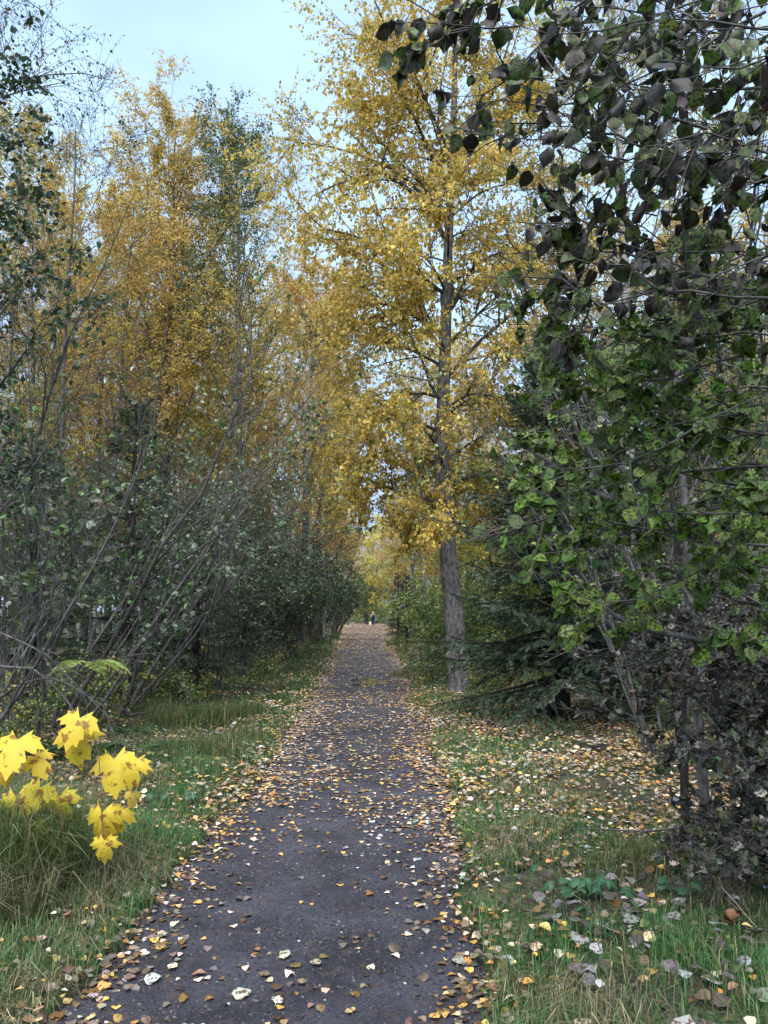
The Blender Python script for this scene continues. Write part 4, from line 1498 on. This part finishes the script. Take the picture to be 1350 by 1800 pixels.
# a few large leaves that can be picked out in the foreground
for (px, py, s_, c_, lab, rz) in ((1145, 1705, .12, (.30, .29, .30), 'broad grey upturned leaf in the grass at lower right', 2.2),
                                  (1110, 1685, .09, (.26, .25, .25), 'grey cupped leaf beside the broad upturned one at lower right', .6),
                                  (805, 1705, .075, (.34, .33, .26), 'pale green grey leaf tilted at the right path edge', 1.2),
                                  (905, 1705, .08, (.42, .43, .42), 'silvery leaf standing in the right hand grass', 2.9),
                                  (510, 1686, .075, (.36, .38, .28), 'pale olive leaf lying in the middle of the path', 3.0),
                                  (407, 1757, .085, (.38, .40, .30), 'long pale leaf near the bottom of the path', .3),
                                  (252, 1730, .075, (.40, .44, .40), 'blue grey leaf on the left part of the path', .2),
                                  (170, 1745, .06, (.60, .30, .08), 'orange brown curled leaf at bottom left path edge', .4),
                                  (485, 1772, .06, (.66, .58, .48), 'small cream leaf at the bottom of the path', 1.4),
                                  (515, 1722, .06, (.70, .60, .48), 'folded cream leaf on the path below the olive leaf', 2.4),
                                  (682, 1676, .075, (.10, .08, .06), 'dark rolled leaf on the path right of its centre', .1),
                                  (745, 1600, .07, (.62, .52, .40), 'cone shaped cream leaf near the right path edge', 2.2)):
    q = ground_at(px, py)
    q[2] = float(surf(q[0], q[1])) + .02
    a_ = np.array([math.cos(rz), math.sin(rz), .2])
    ob = single_leaf(FALL[int(px) % len(FALL)], q, a_, np.array([.15, -.35, 1.0]), s_, c_, None, 'fallen_leaf')
    tag(ob, lab, 'leaf')

# crumbs of soil, grit and decayed bits on the path
g = np.random.default_rng(77)
n = 36000
y = 2.8 + 9.5 * g.uniform(0, 1, n) ** 1.5
x = pl(y) + (pr(y) - pl(y)) * g.uniform(-.02, 1.02, n)
ok = g.uniform(0, 1, n) < .15 + 1.2 * np.clip(vnoise(x, y, 71, 2.2) - .35, 0, 1) + .6 * np.exp(-(out_of_path(x, y) / .15) ** 2) + 1.0 * np.exp(-(((x + .75) / .35) ** 2 + ((y - 8.6) / 1.1) ** 2))
x, y = x[ok], y[ok]
n = len(x)
CH = (np.array([[-.5, -.4, 0], [.5, -.3, 0], [.1, .55, 0], [0.05, 0, .45], [-.3, .3, .25]]), np.array([[0, 1, 3], [1, 2, 3], [2, 4, 3], [4, 0, 3], [0, 4, 2]]))
A = nrm(np.stack([g.normal(size=n), g.normal(size=n), g.normal(0, .2, n)], -1))
N = nrm(np.stack([g.normal(0, .3, n), g.normal(0, .3, n), np.ones(n)], -1))
V, F = place(CH, np.stack([x, y, hp(x, y) - .001], -1), A, N, g.uniform(.004, .016, n) * (1 + y / 12), g.uniform(.5, 1, n))
mbd = MB().add(V, F, rep(pal(n, [(.03, .027, .033), (.055, .05, .06), (.10, .075, .06), (.02, .017, .02), (.22, .21, .22)], [4, 3, 1.6, 3, .35], .25, g), CH))
tag(mbd.obj('path_crumbs', M_LITTER), 'dark soil crumbs and grit scattered on the path', 'grit', kind='stuff')

# ------------------------------------------------------------------ grass
def blades(x, y, z, L, wd, g, lean=.5, dirv=None):
    n = len(x)
    az = g.uniform(0, 6.28, n) if dirv is None else dirv + g.normal(0, .7, n)
    ln = np.abs(g.normal(lean, .22, n))
    d = np.stack([np.cos(az), np.sin(az)], -1)
    sv = np.stack([-np.sin(az), np.cos(az), np.zeros(n)], -1) * (wd / 2)[:, None]
    B = np.stack([x, y, z - .015], -1)
    M1 = B + np.stack([d[:, 0] * ln * L * .22, d[:, 1] * ln * L * .22, L * .55], -1)
    T = B + np.stack([d[:, 0] * ln * L * .85, d[:, 1] * ln * L * .85, L * np.sqrt(np.clip(1 - (ln * .8) ** 2, .08, 1)) * (1 - .25 * ln)], -1)
    V = np.stack([B - sv, B + sv, M1 + sv * .8, M1 - sv * .8, T], 1).reshape(-1, 3)
    b = (np.arange(n) * 5)[:, None]
    return V, b + np.array([[0, 1, 2, 3]]), b + np.array([[3, 2, 4]])


GC = [(.055, .16, .045), (.075, .20, .055), (.10, .19, .065), (.045, .11, .035), (.18, .20, .08), (.28, .25, .13)]
g = np.random.default_rng(321)
mb = MB()
for y0, y1, x0, x1, dn, hgt, wd, in ((2.6, 6, -4, 4, 5200, .088, .0042), (6, 11, -6, 6, 2800, .08, .005), (11, 22, -7, 7, 1100, .10, .008), (22, 60, -8, 7, 200, .13, .017)):
    n = int((x1 - x0) * (y1 - y0) * dn)
    x, y = g.uniform(x0, x1, n), g.uniform(y0, y1, n)
    o = out_of_path(x, y)
    px = 675 + FPX * x / y
    dens = (.22 + 1.3 * (vnoise(x, y, 51, 1.1) > .40) * vnoise(x, y, 52, 3)) * np.exp(-np.clip(o - 1.6, 0, 9) / 1.6)
    dens = dens + .8 * np.exp(-((o - .3) / .25) ** 2) * (vnoise(x, y, 53, .9) > .35)
    dens = np.where((x > 0) & (y > 6) & (y < 11) & (o > .5), dens * .45, dens)
    ok = (o > .02) & (px > -60) & (px < 1420) & (g.uniform(0, 1, n) < dens)
    x, y, o = x[ok], y[ok], o[ok]
    n = len(x)
    L = hgt * g.uniform(.5, 1.5, n) * (.8 + .5 * vnoise(x, y, 54, 2))
    C = pal(n, GC, [3, 3, 2.5, 2, 1.1, .7], .2, g)
    straw = pal(n, [(.18, .17, .09), (.26, .23, .14), (.13, .12, .06), (.10, .13, .05)], None, .25, g)
    q_ = vnoise(x, y, 61, 1.3) * .6 + vnoise(x, y, 62, 4) * .4 + g.normal(0, .12, n) + .18 * np.clip((o - .5) / 1.5, 0, 1)
    st_ = q_ > np.where(x < 0, .74, .67)
    C = np.where(st_[:, None], straw, C)
    L = L * np.where(st_, 1.35, 1) * (.5 + 1.2 * vnoise(x, y, 63, 2.4))
    V, Fq, Ft = blades(x, y, h(x, y), L, np.full(n, wd) * g.uniform(.7, 1.3, n), g, np.where(st_, 1.15, .5))
    Cv = np.repeat(C, 5, 0)
    k0 = mb.n
    mb.add(V, Fq, Cv)
    mb.f.append(Ft + k0); mb.mi.append(np.zeros(len(Ft))); mb.sm.append(np.zeros(len(Ft), bool))
tag(mb.obj('grass', M_GRASS), 'short green grass growing along both verges of the path', 'grass', kind='stuff')


def tussock(label, cx, cy, rad, n, L, cols, seed, lean=.6, wts=None, wd=.004, flat=1.0):
    g = np.random.default_rng(seed)
    a, r = g.uniform(0, 6.28, n), rad * np.sqrt(g.uniform(0, 1, n))
    x, y = cx + r * np.cos(a), cy + flat * r * np.sin(a)
    z = h(x, y)
    V, Fq, Ft = blades(x - cx, y - cy, z, L * g.uniform(.5, 1.2, n), np.full(n, wd) * g.uniform(.7, 1.4, n), g, lean)
    b = MB()
    b.add(V, Fq, np.repeat(pal(n, cols, wts, .22, g), 5, 0))
    b.f.append(Ft); b.mi.append(np.zeros(len(Ft))); b.sm.append(np.zeros(len(Ft), bool))
    o = b.obj('grass_tussock', M_GRASS, loc=(cx, cy, 0))
    return tag(o, label, 'grass')


q = ground_at(60, 1580)
tussock('tall drooping grass tussock in front of the yellow maple leaves', q[0] - .12, q[1], .38, 2600, .72, [(.07, .12, .035), (.10, .15, .05), (.18, .19, .08), (.27, .23, .13)], 1, .75, [3, 3, 1.3, .8])
q = ground_at(-30, 1640)
tussock('dry grey grass tussock at the lower left edge', q[0], q[1], .35, 900, .4, [(.10, .10, .05), (.22, .19, .11), (.06, .08, .03)], 2, .8)
for i, (px, py, r_, n_, L_, lab) in enumerate(((330, 1290, .55, 900, .45, 'long pale grass tussock bending on the left verge below the spruce'),
                                              (400, 1275, .5, 900, .42, 'green grass tussock on the left verge beside the path'),
                                              (360, 1340, .45, 700, .32, 'matted grass tussock nearest the left path edge'),
                                              (270, 1270, .4, 500, .42, 'yellowed grass tussock under the leaning alder stems'),
                                              (440, 1310, .3, 450, .25, 'low grass tussock at the left path margin'),
                                              (720, 1190, .5, 500, .3, 'grass tussock on the right verge before the big poplar'),
                                              (760, 1235, .5, 500, .22, 'grass tussock at the foot of the big poplar'),
                                              (1150, 1545, .25, 350, .22, 'thin yellow green horsetail like tuft under the thicket'),
                                              (1080, 1560, .2, 260, .18, 'wispy tuft left of the horsetail like tuft'))):
    q = ground_at(px, py)
    tussock(lab, q[0], q[1], r_, n_, L_, [(.06, .11, .03), (.10, .14, .045), (.20, .19, .08), (.28, .24, .13)], 10 + i, .75, [3, 3, 1.5, .8], wd=.006)

# ------------------------------------------------------------------ maple sapling with large yellow leaves
def maple_mesh(droop, seed):
    g = np.random.default_rng(seed)
    lobes = [(-142, .50), (-128, .36), (-108, .62), (-96, .55), (-78, .84), (-70, .66), (-58, .72), (-46, .42), (-36, .72), (-26, .78), (-20, .92), (-10, .86), (0, 1.12)]
    pts = [(a, r) for a, r in lobes] + [(-a, r) for a, r in lobes[-2::-1]]
    pts = [(180 - 18, .12)] and pts
    out = []
    for a, r in pts:
        an = R(90 - a)
        r = r * g.uniform(.94, 1.06) * .6
        out.append((r * math.cos(an), r * math.sin(an) + .0))
    n = len(out)
    V = [(0, 0, 0)]
    for f in (.4, .72, 1.0):
        for k, (x, y) in enumerate(out):
            x2, y2 = x * f, y * f
            rr = math.hypot(x2, y2)
            ang = math.atan2(y2, x2)
            z = -droop * rr * rr + .022 * math.cos(ang * 5 - math.pi / 2 * 5) * rr + g.normal(0, .012) * f
            V.append((x2, y2, z))
    F3 = [[0, 1 + k, 2 + k] for k in range(n - 1)]
    F4 = []
    for r_ in range(2):
        o = 1 + r_ * n
        F4 += [[o + k, o + n + k, o + n + k + 1, o + k + 1] for k in range(n - 1)]
    b = MB()
    b.add(np.array(V), np.array(F3), smooth=True)
    b.f.append(np.array(F4)); b.mi.append(np.zeros(len(F4))); b.sm.append(np.ones(len(F4), bool))
    return b.mesh('leaf', M_MAPLE)


MM = [maple_mesh(d, s) for d, s in ((.6, 1), (1.0, 2), (1.6, 3), (.35, 4))]
mq = ground_at(190, 1540)
YM = 4.35
mroot = thing('maple_sapling', 'maple sapling with large bright yellow leaves behind the tall grass at left', 'sapling', (mq[0], YM, 0))
mb0 = np.array([mq[0], YM, 0])


def mstem(pts, r0, r1):
    Q = np.array([at(x, y, Y) for x, y, Y in pts]) - mb0
    V, F = tubes(Q[None], np.linspace(r0, r1, len(Q))[None], 7)
    MB().add(V, F, smooth=True).obj('stem', M_REDSTEM, mroot)


mstem([(186, 1560, YM), (180, 1450, YM), (176, 1380, YM), (174, 1330, YM), (158, 1270, YM)], .004, .002)
mstem([(90, 1560, YM), (60, 1480, YM), (25, 1390, YM), (0, 1330, YM)], .004, .002)
mstem([(120, 1560, YM + .1), (110, 1450, YM), (100, 1380, YM)], .0035, .002)
mleaves = [(30, 1300, 112, 0, .5, 0, (.70, .52, .05)), (62, 1330, 70, 40, .4, 1, (.70, .52, .05)), (140, 1262, 92, -15, .2, 0, (.70, .52, .05)), (132, 1285, 100, 20, -.4, 1, (.70, .52, .05)),
           (200, 1335, 105, 10, -.1, 0, (.70, .52, .05)), (236, 1338, 78, -20, -.3, 1, (.70, .52, .05)),
           (180, 1428, 90, 0, -.7, 2, (.70, .52, .05)), (212, 1425, 66, -40, -.5, 2, (.70, .52, .05)), (184, 1478, 62, 5, -.8, 1, (.70, .52, .05)),
           (4, 1345, 60, 20, -.4, 1, (.72, .42, .05)), (28, 1400, 88, 10, -.2, 0, (.72, .58, .05)), (70, 1385, 80, -30, -.3, 3, (.70, .56, .05)),
           (105, 1400, 80, 15, -.5, 1, (.72, .58, .06)), (15, 1450, 76, -10, -.5, 1, (.70, .55, .06)), (60, 1450, 80, 20, -.6, 2, (.72, .58, .05)), 
           (232, 1395, 40, 0, -.5, 2, (.70, .52, .10))]
for i, (px, py, s_, roll, el, mi, c_) in enumerate(mleaves):
    Y = YM + (.25 if 1380 < py < 1460 and px < 130 else 0) + .06 * math.sin(i * 2.1)
    p_ = at(px, py, Y) - mb0
    a_ = np.array([math.sin(R(roll)) * 1.0, -.55, -1.05 + .9 * el + .1])
    n_ = np.array([.1 * math.sin(i), -.8, .65])
    ob = single_leaf(MM[mi], p_, a_, n_, s_ * .9 / FPX * Y, c_, mroot)

# compound pale-green leaf (rowan) and ferns
def fern(label, loc, L, nfr, seed, col, name='fern', cat='fern', spread=.8, wd=.26):
    g = np.random.default_rng(seed)
    root = thing(name, label, cat, loc)
    for i in range(nfr):
        az = g.uniform(0, 6.28)
        n = 16
        P = grow(np.array([[0, 0, .0]]), np.array([[math.cos(az) * spread, math.sin(az) * spread, 1]]), np.array([L * g.uniform(.7, 1.1)]), n, .03, -.11, g)[0]
        b = MB()
        V, F = tubes(P[None], np.linspace(.003, .001, n)[None], 4)
        b.add(V, F, col)
        T = nrm(np.gradient(P, axis=0))
        q = np.linspace(.18, .99, 22)
        pp, tt = along(P[None], np.zeros(22, int), q)
        side = nrm(np.cross(tt, np.array([0, 0, 1.0])))
        for s in (-1, 1):
            A = nrm(side * s + tt * .35 + np.array([0, 0, -.15]))
            sz = L * wd * np.sin(np.pi * (q * .85 + .1)) * g.uniform(.85, 1.1, 22)
            V, F = place(LEAF6, pp, A, np.tile([0, 0, 1.0], (22, 1)) + g.normal(0, .15, (22, 3)), sz, np.full(22, .45))
            b.add(V, F, rep(pal(22, [col], None, .12, g), LEAF6))
        b.obj('frond', M_GREENLEAF, root)
    return root


for i, (px, py, L_, c_, lab) in enumerate(((170, 1345, .42, (.10, .16, .06), 'green fern behind the maple sapling'), (300, 1335, .4, (.09, .15, .06), 'fern spreading beside the left verge grass'),
                                          (235, 1315, .4, (.07, .12, .05), 'dark fern between the maple leaves and the verge'), (90, 1350, .4, (.08, .14, .06), 'fern above the tall drooping tussock'),
                                          (775, 1178, .5, (.08, .15, .11), 'bluish green fern left of the poplar trunk'))):
    q = ground_at(px, py)
    fern(lab, (q[0], q[1], float(h(q[0], q[1]))), L_, 7, 200 + i, c_)
q = at(150, 1150, 7.5)
rw = fern('pale lime rowan shoot hanging below the leaning alder stems', (q[0], q[1], q[2] - .12), .5, 6, 210, (.34, .42, .12), 'rowan_shoot', 'shoot', 1.4, .24)
V, F = tubes(np.array([[[0, 0, .02], [-.05, .05, -.4], [-.02, .1, -1.1]]]), np.array([[.004, .006, .008]]), 6)
MB().add(V, F).obj('stem', M_ALDERBARK, rw)

# low broadleaf weeds on the right verge
def weed(label, loc, n, s, col, seed):
    g = np.random.default_rng(seed)
    root = thing('weed_plant', label, 'plant', loc)
    for i in range(n):
        az = g.uniform(0, 6.28)
        r = g.uniform(.05, .22)
        p_ = np.array([math.cos(az) * r, math.sin(az) * r, g.uniform(.05, .14)])
        V, F = tubes(np.array([[[0, 0, -.02], [p_[0] * .5, p_[1] * .5, p_[2] * .8], p_]]), np.array([[.002, .0015, .001]]), 4)
        MB().add(V, F, (.08, .14, .05)).obj('stalk', M_GREENLEAF, root)
        o = single_leaf(MM[i % 4], p_, np.array([math.cos(az), math.sin(az), -.1]), np.array([g.normal(0, .3), g.normal(0, .3) - .3, 1.0]), s * g.uniform(.7, 1.2), pal(1, [col], None, .15, g)[0], root)
    return root


M_WEED = leaf_mat('weed_leaf', 'object', rough=.45, trans=.2)
_mm = MM
MM = [m_.copy() for m_ in _mm]
for m_ in MM:
    m_.materials[0] = M_WEED
for i, (px, py, n_, lab) in enumerate(((1010, 1600, 11, 'dark green lobed weed under the right thicket'), (1085, 1600, 11, 'second lobed weed beside the dark green one'),
                                      (1200, 1610, 9, 'lobed weed below the dry stalk at right'), (1060, 1660, 7, 'small lobed weed nearer the camera at right'),
                                      (310, 1430, 7, 'low green weed on the left verge near the path'))):
    q = ground_at(px, py)
    weed(lab, (q[0], q[1], float(h(q[0], q[1]))), n_, .085, (.04, .10, .045), 300 + i)

# sticks, stumps and bare brush
def stick(label, pts, r0, r1, name='fallen_stick', cat='stick', mat=None, side=4, seed=0, base=None):
    g = np.random.default_rng(seed)
    Q = np.array(pts, float)
    b0 = Q[0].copy()
    Q = Q - b0
    d = np.concatenate([[0], np.cumsum(np.linalg.norm(np.diff(Q, axis=0), axis=1))])
    q = np.linspace(0, d[-1], 10)
    Q = np.stack([np.interp(q, d, Q[:, k]) for k in range(3)], -1) + g.normal(0, r0 * .5, (10, 3))
    b = MB()
    V, F = tubes(Q[None], np.linspace(r0, r1, 10)[None], 7)
    b.add(V, F, smooth=True)
    S, D, tt, ix = spawn(Q[None], side, .25, .95, 35, g)
    P2 = grow(S, D, d[-1] * .35 * g.uniform(.5, 1.1, len(ix)), 5, .15, 0, g)
    V, F = tubes(P2, np.full((len(ix), 1), r1 * .9) * np.linspace(1, .4, 5)[None], 5)
    b.add(V, F, smooth=True)
    o = b.obj(name, mat or M_TWIG, loc=b0)
    return tag(o, label, cat)


def gp(px, py, dz=.03):
    q = ground_at(px, py)
    q[2] = float(surf(q[0], q[1])) + dz
    return q


stick('dark forked stick lying on the left verge by the path', [gp(255, 1500), gp(290, 1503, .05), gp(330, 1482, .08)], .007, .004, mat=M_DARKBARK, seed=1)
stick('grey branch lying in the long grass left of the path', [gp(225, 1282, .1), gp(290, 1275, .14), gp(340, 1268, .12), gp(350, 1268, .1)], .018, .008, mat=M_ALDERBARK, seed=2)
stick('thin bare branch trailing onto the left verge', [gp(480, 1160, .1), gp(450, 1208, .12), gp(400, 1212, .2)], .015, .006, mat=M_ALDERBARK, side=7, seed=3)
stick('dark bent twig arching low across the right verge', [at(1400, 1440, 4.6), at(1280, 1440, 4.7), at(1150, 1462, 4.9), at(1010, 1455, 5.2)], .009, .004, seed=4, name='bent_twig')
stick('dry tan grass stalk leaning at lower right', [gp(1440, 1700), at(1340, 1640, 3.9), at(1270, 1560, 4.0), at(1262, 1540, 4.0)], .003, .0015, seed=5, name='dry_stalk', cat='stalk',
      mat=plain_mat('dry_straw', (.40, .30, .17)), side=3)
ob = single_leaf(CRUMP[1], at(1300, 1600, 3.9), np.array([-.25, 0, -1.0]), np.array([.3, -1, .2]), .16, (.34, .16, .07), None, 'hanging_dead_leaf')
tag(ob, 'long shrivelled orange brown leaf hanging from the dry stalk at lower right', 'leaf')

for i, (pts, r_, lab) in enumerate((([(0, 1170, 6.8), (60, 1175, 6.6), (95, 1205, 6.5), (130, 1250, 6.4), (150, 1290, 6.3)], .013, 'bare dead branch drooping at the left edge above the maple'),
                                   ([(-20, 1240, 6.6), (40, 1200, 6.6), (100, 1190, 6.4), (180, 1240, 6.4), (205, 1310, 6.3)], .010, 'bare arching branch reaching toward the left verge'),
                                   ([(-20, 1100, 6.2), (80, 1150, 6.1), (160, 1230, 6.2), (200, 1270, 6.2)], .009, 'thin bare branch sloping down at far left'),
                                   ([(60, 1330, 6.9), (75, 1270, 6.8), (60, 1200, 6.8), (110, 1150, 6.7)], .010, 'bare crooked twig standing behind the maple leaves'))):
    stick(lab, [at(*p_) for p_ in pts], r_, .003, name='dead_branch', cat='branch', mat=M_TWIG if i % 2 else M_ALDERBARK, side=9, seed=40 + i)

# decayed dark stump below the spruce
def stump(label, px, py, r_, hh, seed):
    g = np.random.default_rng(seed)
    q = ground_at(px, py)
    s, n = 20, 8
    a = np.linspace(0, 2 * np.pi, s, endpoint=False)
    V = []
    for i in range(n):
        zz = i / (n - 1)
        rad = r_ * (1 + .5 * (1 - zz) ** 3) * (1 + .1 * np.sin(a * 5 + seed) + .05 * g.normal(size=s))
        V += [[rad[k] * math.cos(a[k]), rad[k] * math.sin(a[k]), zz * hh * (1 + (.25 * math.sin(a[k] * 3) + .1 * g.normal() if i == n - 1 else 0)) - .05] for k in range(s)]
    V.append([0, 0, hh * .7])
    F = [[i * s + k, i * s + (k + 1) % s, (i + 1) * s + (k + 1) % s, (i + 1) * s + k] for i in range(n - 1) for k in range(s)]
    F3 = [[(n - 1) * s + k, (n - 1) * s + (k + 1) % s, n * s] for k in range(s)]
    b = MB().add(np.array(V), np.array(F))
    b.f.append(np.array(F3)); b.mi.append(np.zeros(s)); b.sm.append(np.zeros(s, bool))
    tag(b.obj('tree_stump', M_DARKBARK, loc=(q[0], q[1], float(h(q[0], q[1])))), label, 'stump')


stump('dark rotten stump under the right hand spruce', 960, 1275, .13, .3, 1)
stump('low dark stump half buried in leaves right of the spruce', 1045, 1338, .16, .12, 2)


# ------------------------------------------------------------------ walkers and dog
M_SKIN = plain_mat('skin', (.45, .28, .21), .5, .05)
M_JACKET = plain_mat('black_jacket', (.012, .012, .018), .8)
M_JEANS = plain_mat('dark_jeans', (.025, .035, .07), .8)
M_HAIRD = plain_mat('dark_hair', (.03, .022, .018), .6)
M_HAIRB = plain_mat('blonde_hair', (.50, .38, .22), .5)
M_SLEEVE = plain_mat('pale_sleeve', (.42, .38, .40), .8)
M_SHOE = plain_mat('shoe', (.03, .03, .03), .7)
M_BAG = plain_mat('blue_bag', (.10, .38, .62), .6)
M_FUR = plain_mat('white_fur', (.75, .72, .66), .9)


def skin_obj(name, verts, edges, radii, mat, parent, root_i=0, sub=2, loc=None):
    me = bpy.data.meshes.new(name)
    me.from_pydata(verts, edges, [])
    me.materials.append(mat)
    o = bpy.data.objects.new(name, me)
    COL.objects.link(o)
    if parent:
        o.parent = parent
    me.skin_vertices or me.attributes
    md = o.modifiers.new('skin', 'SKIN')
    if not me.skin_vertices:
        bpy.context.view_layer.objects.active = o
        bpy.ops.object.select_all(action='DESELECT')
        o.select_set(True)
        bpy.ops.object.skin_root_mark  # data layer is created with the modifier
    sv = me.skin_vertices[0].data
    for i, r_ in enumerate(radii):
        sv[i].radius = (r_, r_) if not isinstance(r_, tuple) else r_
        sv[i].use_root = i == root_i
    md.use_smooth_shade = True
    ss = o.modifiers.new('sub', 'SUBSURF')
    ss.levels = ss.render_levels = sub
    return o


def person(label, loc, rz, H, top, sleeve, legm, hair, female, stride):
    root = thing('person', label, 'person', loc)
    root.rotation_euler = (0, 0, rz)
    k = H / 1.75
    sh = .17 if female else .20
    s = stride
    J = dict(pel=(0, 0, .95), wai=(0, .0, 1.1), che=(0, .0, 1.32), nec=(0, 0, 1.49), hea=(0, .02, 1.60), hd2=(0, .02, 1.70))
    for sd, nm in ((-1, 'l'), (1, 'r')):
        f = s * sd
        J['sh' + nm] = (sd * sh, 0, 1.42)
        J['el' + nm] = (sd * (sh + .07), -.12 * f, 1.15)
        J['wr' + nm] = (sd * (sh + .07), -.12 * f + .07, .92)
        J['ha' + nm] = (sd * (sh + .06), -.10 * f + .09, .84)
        J['hi' + nm] = (sd * .10, 0, .90)
        J['kn' + nm] = (sd * .11, .16 * f, .50)
        J['an' + nm] = (sd * .11, .20 * f - (.10 if f < 0 else 0), .09 + (.05 if f < 0 else 0))
        J['to' + nm] = (sd * .12, .20 * f + .12 - (.08 if f < 0 else 0), .045)
    names = list(J)
    E = [('pel', 'wai'), ('wai', 'che'), ('che', 'nec'), ('nec', 'hea'), ('hea', 'hd2')]
    for nm in 'lr':
        E += [('che', 'sh' + nm), ('sh' + nm, 'el' + nm), ('el' + nm, 'wr' + nm), ('wr' + nm, 'ha' + nm), ('pel', 'hi' + nm), ('hi' + nm, 'kn' + nm), ('kn' + nm, 'an' + nm), ('an' + nm, 'to' + nm)]
    rad = dict(pel=.12, wai=.10, che=.125, nec=.05, hea=.085, hd2=.075, sh=.055, el=.038, wr=.025, ha=.032, hi=.085, kn=.055, an=.038, to=.03)

    def part(name, keys, edges, scale, mat, rt):
        idx = {q_: i for i, q_ in enumerate(keys)}
        vs = [tuple(c * k for c in J[q_]) for q_ in keys]
        rs = [rad.get(q_, rad.get(q_[:2], .05)) * scale * k for q_ in keys]
        return skin_obj(name, vs, [(idx[a], idx[b]) for a, b in edges], rs, mat, root, idx[rt], 2)
    part('body', names, E, 1.0, M_SKIN, 'pel')
    if female:
        part('vest', ['pel', 'wai', 'che', 'shl', 'shr'], [('pel', 'wai'), ('wai', 'che'), ('che', 'shl'), ('che', 'shr')], 1.5, top, 'wai')
        for nm in 'lr':
            part('sleeve', ['sh' + nm, 'el' + nm, 'wr' + nm], [('sh' + nm, 'el' + nm), ('el' + nm, 'wr' + nm)], 1.5, sleeve, 'sh' + nm)
    else:
        part('jacket', ['pel', 'wai', 'che', 'nec', 'shl', 'ell', 'wrl', 'shr', 'elr', 'wrr'],
             [('pel', 'wai'), ('wai', 'che'), ('che', 'nec'), ('che', 'shl'), ('shl', 'ell'), ('ell', 'wrl'), ('che', 'shr'), ('shr', 'elr'), ('elr', 'wrr')], 1.6, top, 'wai')
    part('trousers', ['pel', 'hil', 'knl', 'anl', 'hir', 'knr', 'anr'], [('pel', 'hil'), ('hil', 'knl'), ('knl', 'anl'), ('pel', 'hir'), ('hir', 'knr'), ('knr', 'anr')], 1.4, legm, 'pel')
    for nm in 'lr':
        part('shoe', ['an' + nm, 'to' + nm], [('an' + nm, 'to' + nm)], 1.3, M_SHOE, 'an' + nm)
    hv = [(0, .0, 1.60 * k), (0, -.01, 1.70 * k), (0, -.05, (1.5 if female else 1.6) * k), (0, 0, 1.76 * k)]
    skin_obj('hair', hv, [(0, 1), (0, 2), (1, 3)], [.125 * k, .12 * k, .085 * k, .06 * k], hair, root, 0, 2)
    return root


def at_g(px, Y):
    q = at(px, 1077, Y)
    z = float(hp(q[0], Y)) + (0 if Y < 90 else (Y - 90) * .002)
    return (q[0], Y, z)


person('person walking away in black jacket and dark blue jeans', at_g(643.6, 97), 0, 1.84, M_JACKET, M_JACKET, M_JEANS, M_HAIRD, False, .8)
person('blonde person walking away in black vest with pale sleeves, beside the dog', at_g(656, 97.5), 0, 1.74, M_JACKET, M_SLEEVE, M_JACKET, M_HAIRB, True, -.8)
bl = at_g(656, 97.5)
b = MB()
nn, ss_ = 9, 14
aa = np.linspace(0, 2 * np.pi, ss_, endpoint=False)
V = []
for i in range(nn):
    t_ = i / (nn - 1)
    rb_ = .13 * math.sin(math.pi * min(1, .08 + t_ * .86)) ** .6
    V += [[rb_ * math.cos(q_), rb_ * .6 * math.sin(q_), -.28 + t_ * .27] for q_ in aa]
F = [[i * ss_ + k, i * ss_ + (k + 1) % ss_, (i + 1) * ss_ + (k + 1) % ss_, (i + 1) * ss_ + k] for i in range(nn - 1) for k in range(ss_)]
b.add(np.array(V), np.array(F), smooth=True)
bag = thing('hand_bag', 'small light blue bag held in the right hand of the blonde walker', 'bag', (bl[0] + .27, bl[1] + .06, bl[2] + .86))
b.obj('pouch', M_BAG, bag)
tq = np.linspace(0, np.pi, 8)
V, F = tubes(np.stack([.05 * np.cos(tq), tq * 0, .06 * np.sin(tq) - .03], -1)[None], np.full((1, 8), .008), 6)
MB().add(V, F).obj('handle', M_BAG, bag)

dl = at_g(650.8, 96)
dog = thing('dog', 'small fluffy white dog walking between the two people', 'dog', dl)
dv = [(0, 0, .30), (0, .16, .31), (0, .26, .40), (0, .31, .46), (0, .40, .44), (0, -.15, .31), (0, -.22, .42), (0, -.16, .52)]
de = [(0, 1), (1, 2), (2, 3), (3, 4), (0, 5), (5, 6), (6, 7)]
dr = [.14, .14, .09, .085, .04, .14, .06, .05]
for sx in (-1, 1):
    for base_i, yy in ((1, .17), (5, -.16)):
        i = len(dv)
        dv += [(sx * .08, yy, .2), (sx * .08, yy - (.03 if yy < 0 else -.01), .10), (sx * .08, yy + .01, .02)]
        de += [(base_i, i), (i, i + 1), (i + 1, i + 2)]
        dr += [.055, .04, .035]
skin_obj('body', dv, de, dr, M_FUR, dog, 0, 2)
for sx in (-1, 1):
    skin_obj('ear', [(sx * .06, .29, .52), (sx * .11, .29, .45)], [(0, 1)], [.035, .03], M_FUR, dog, 0, 1)
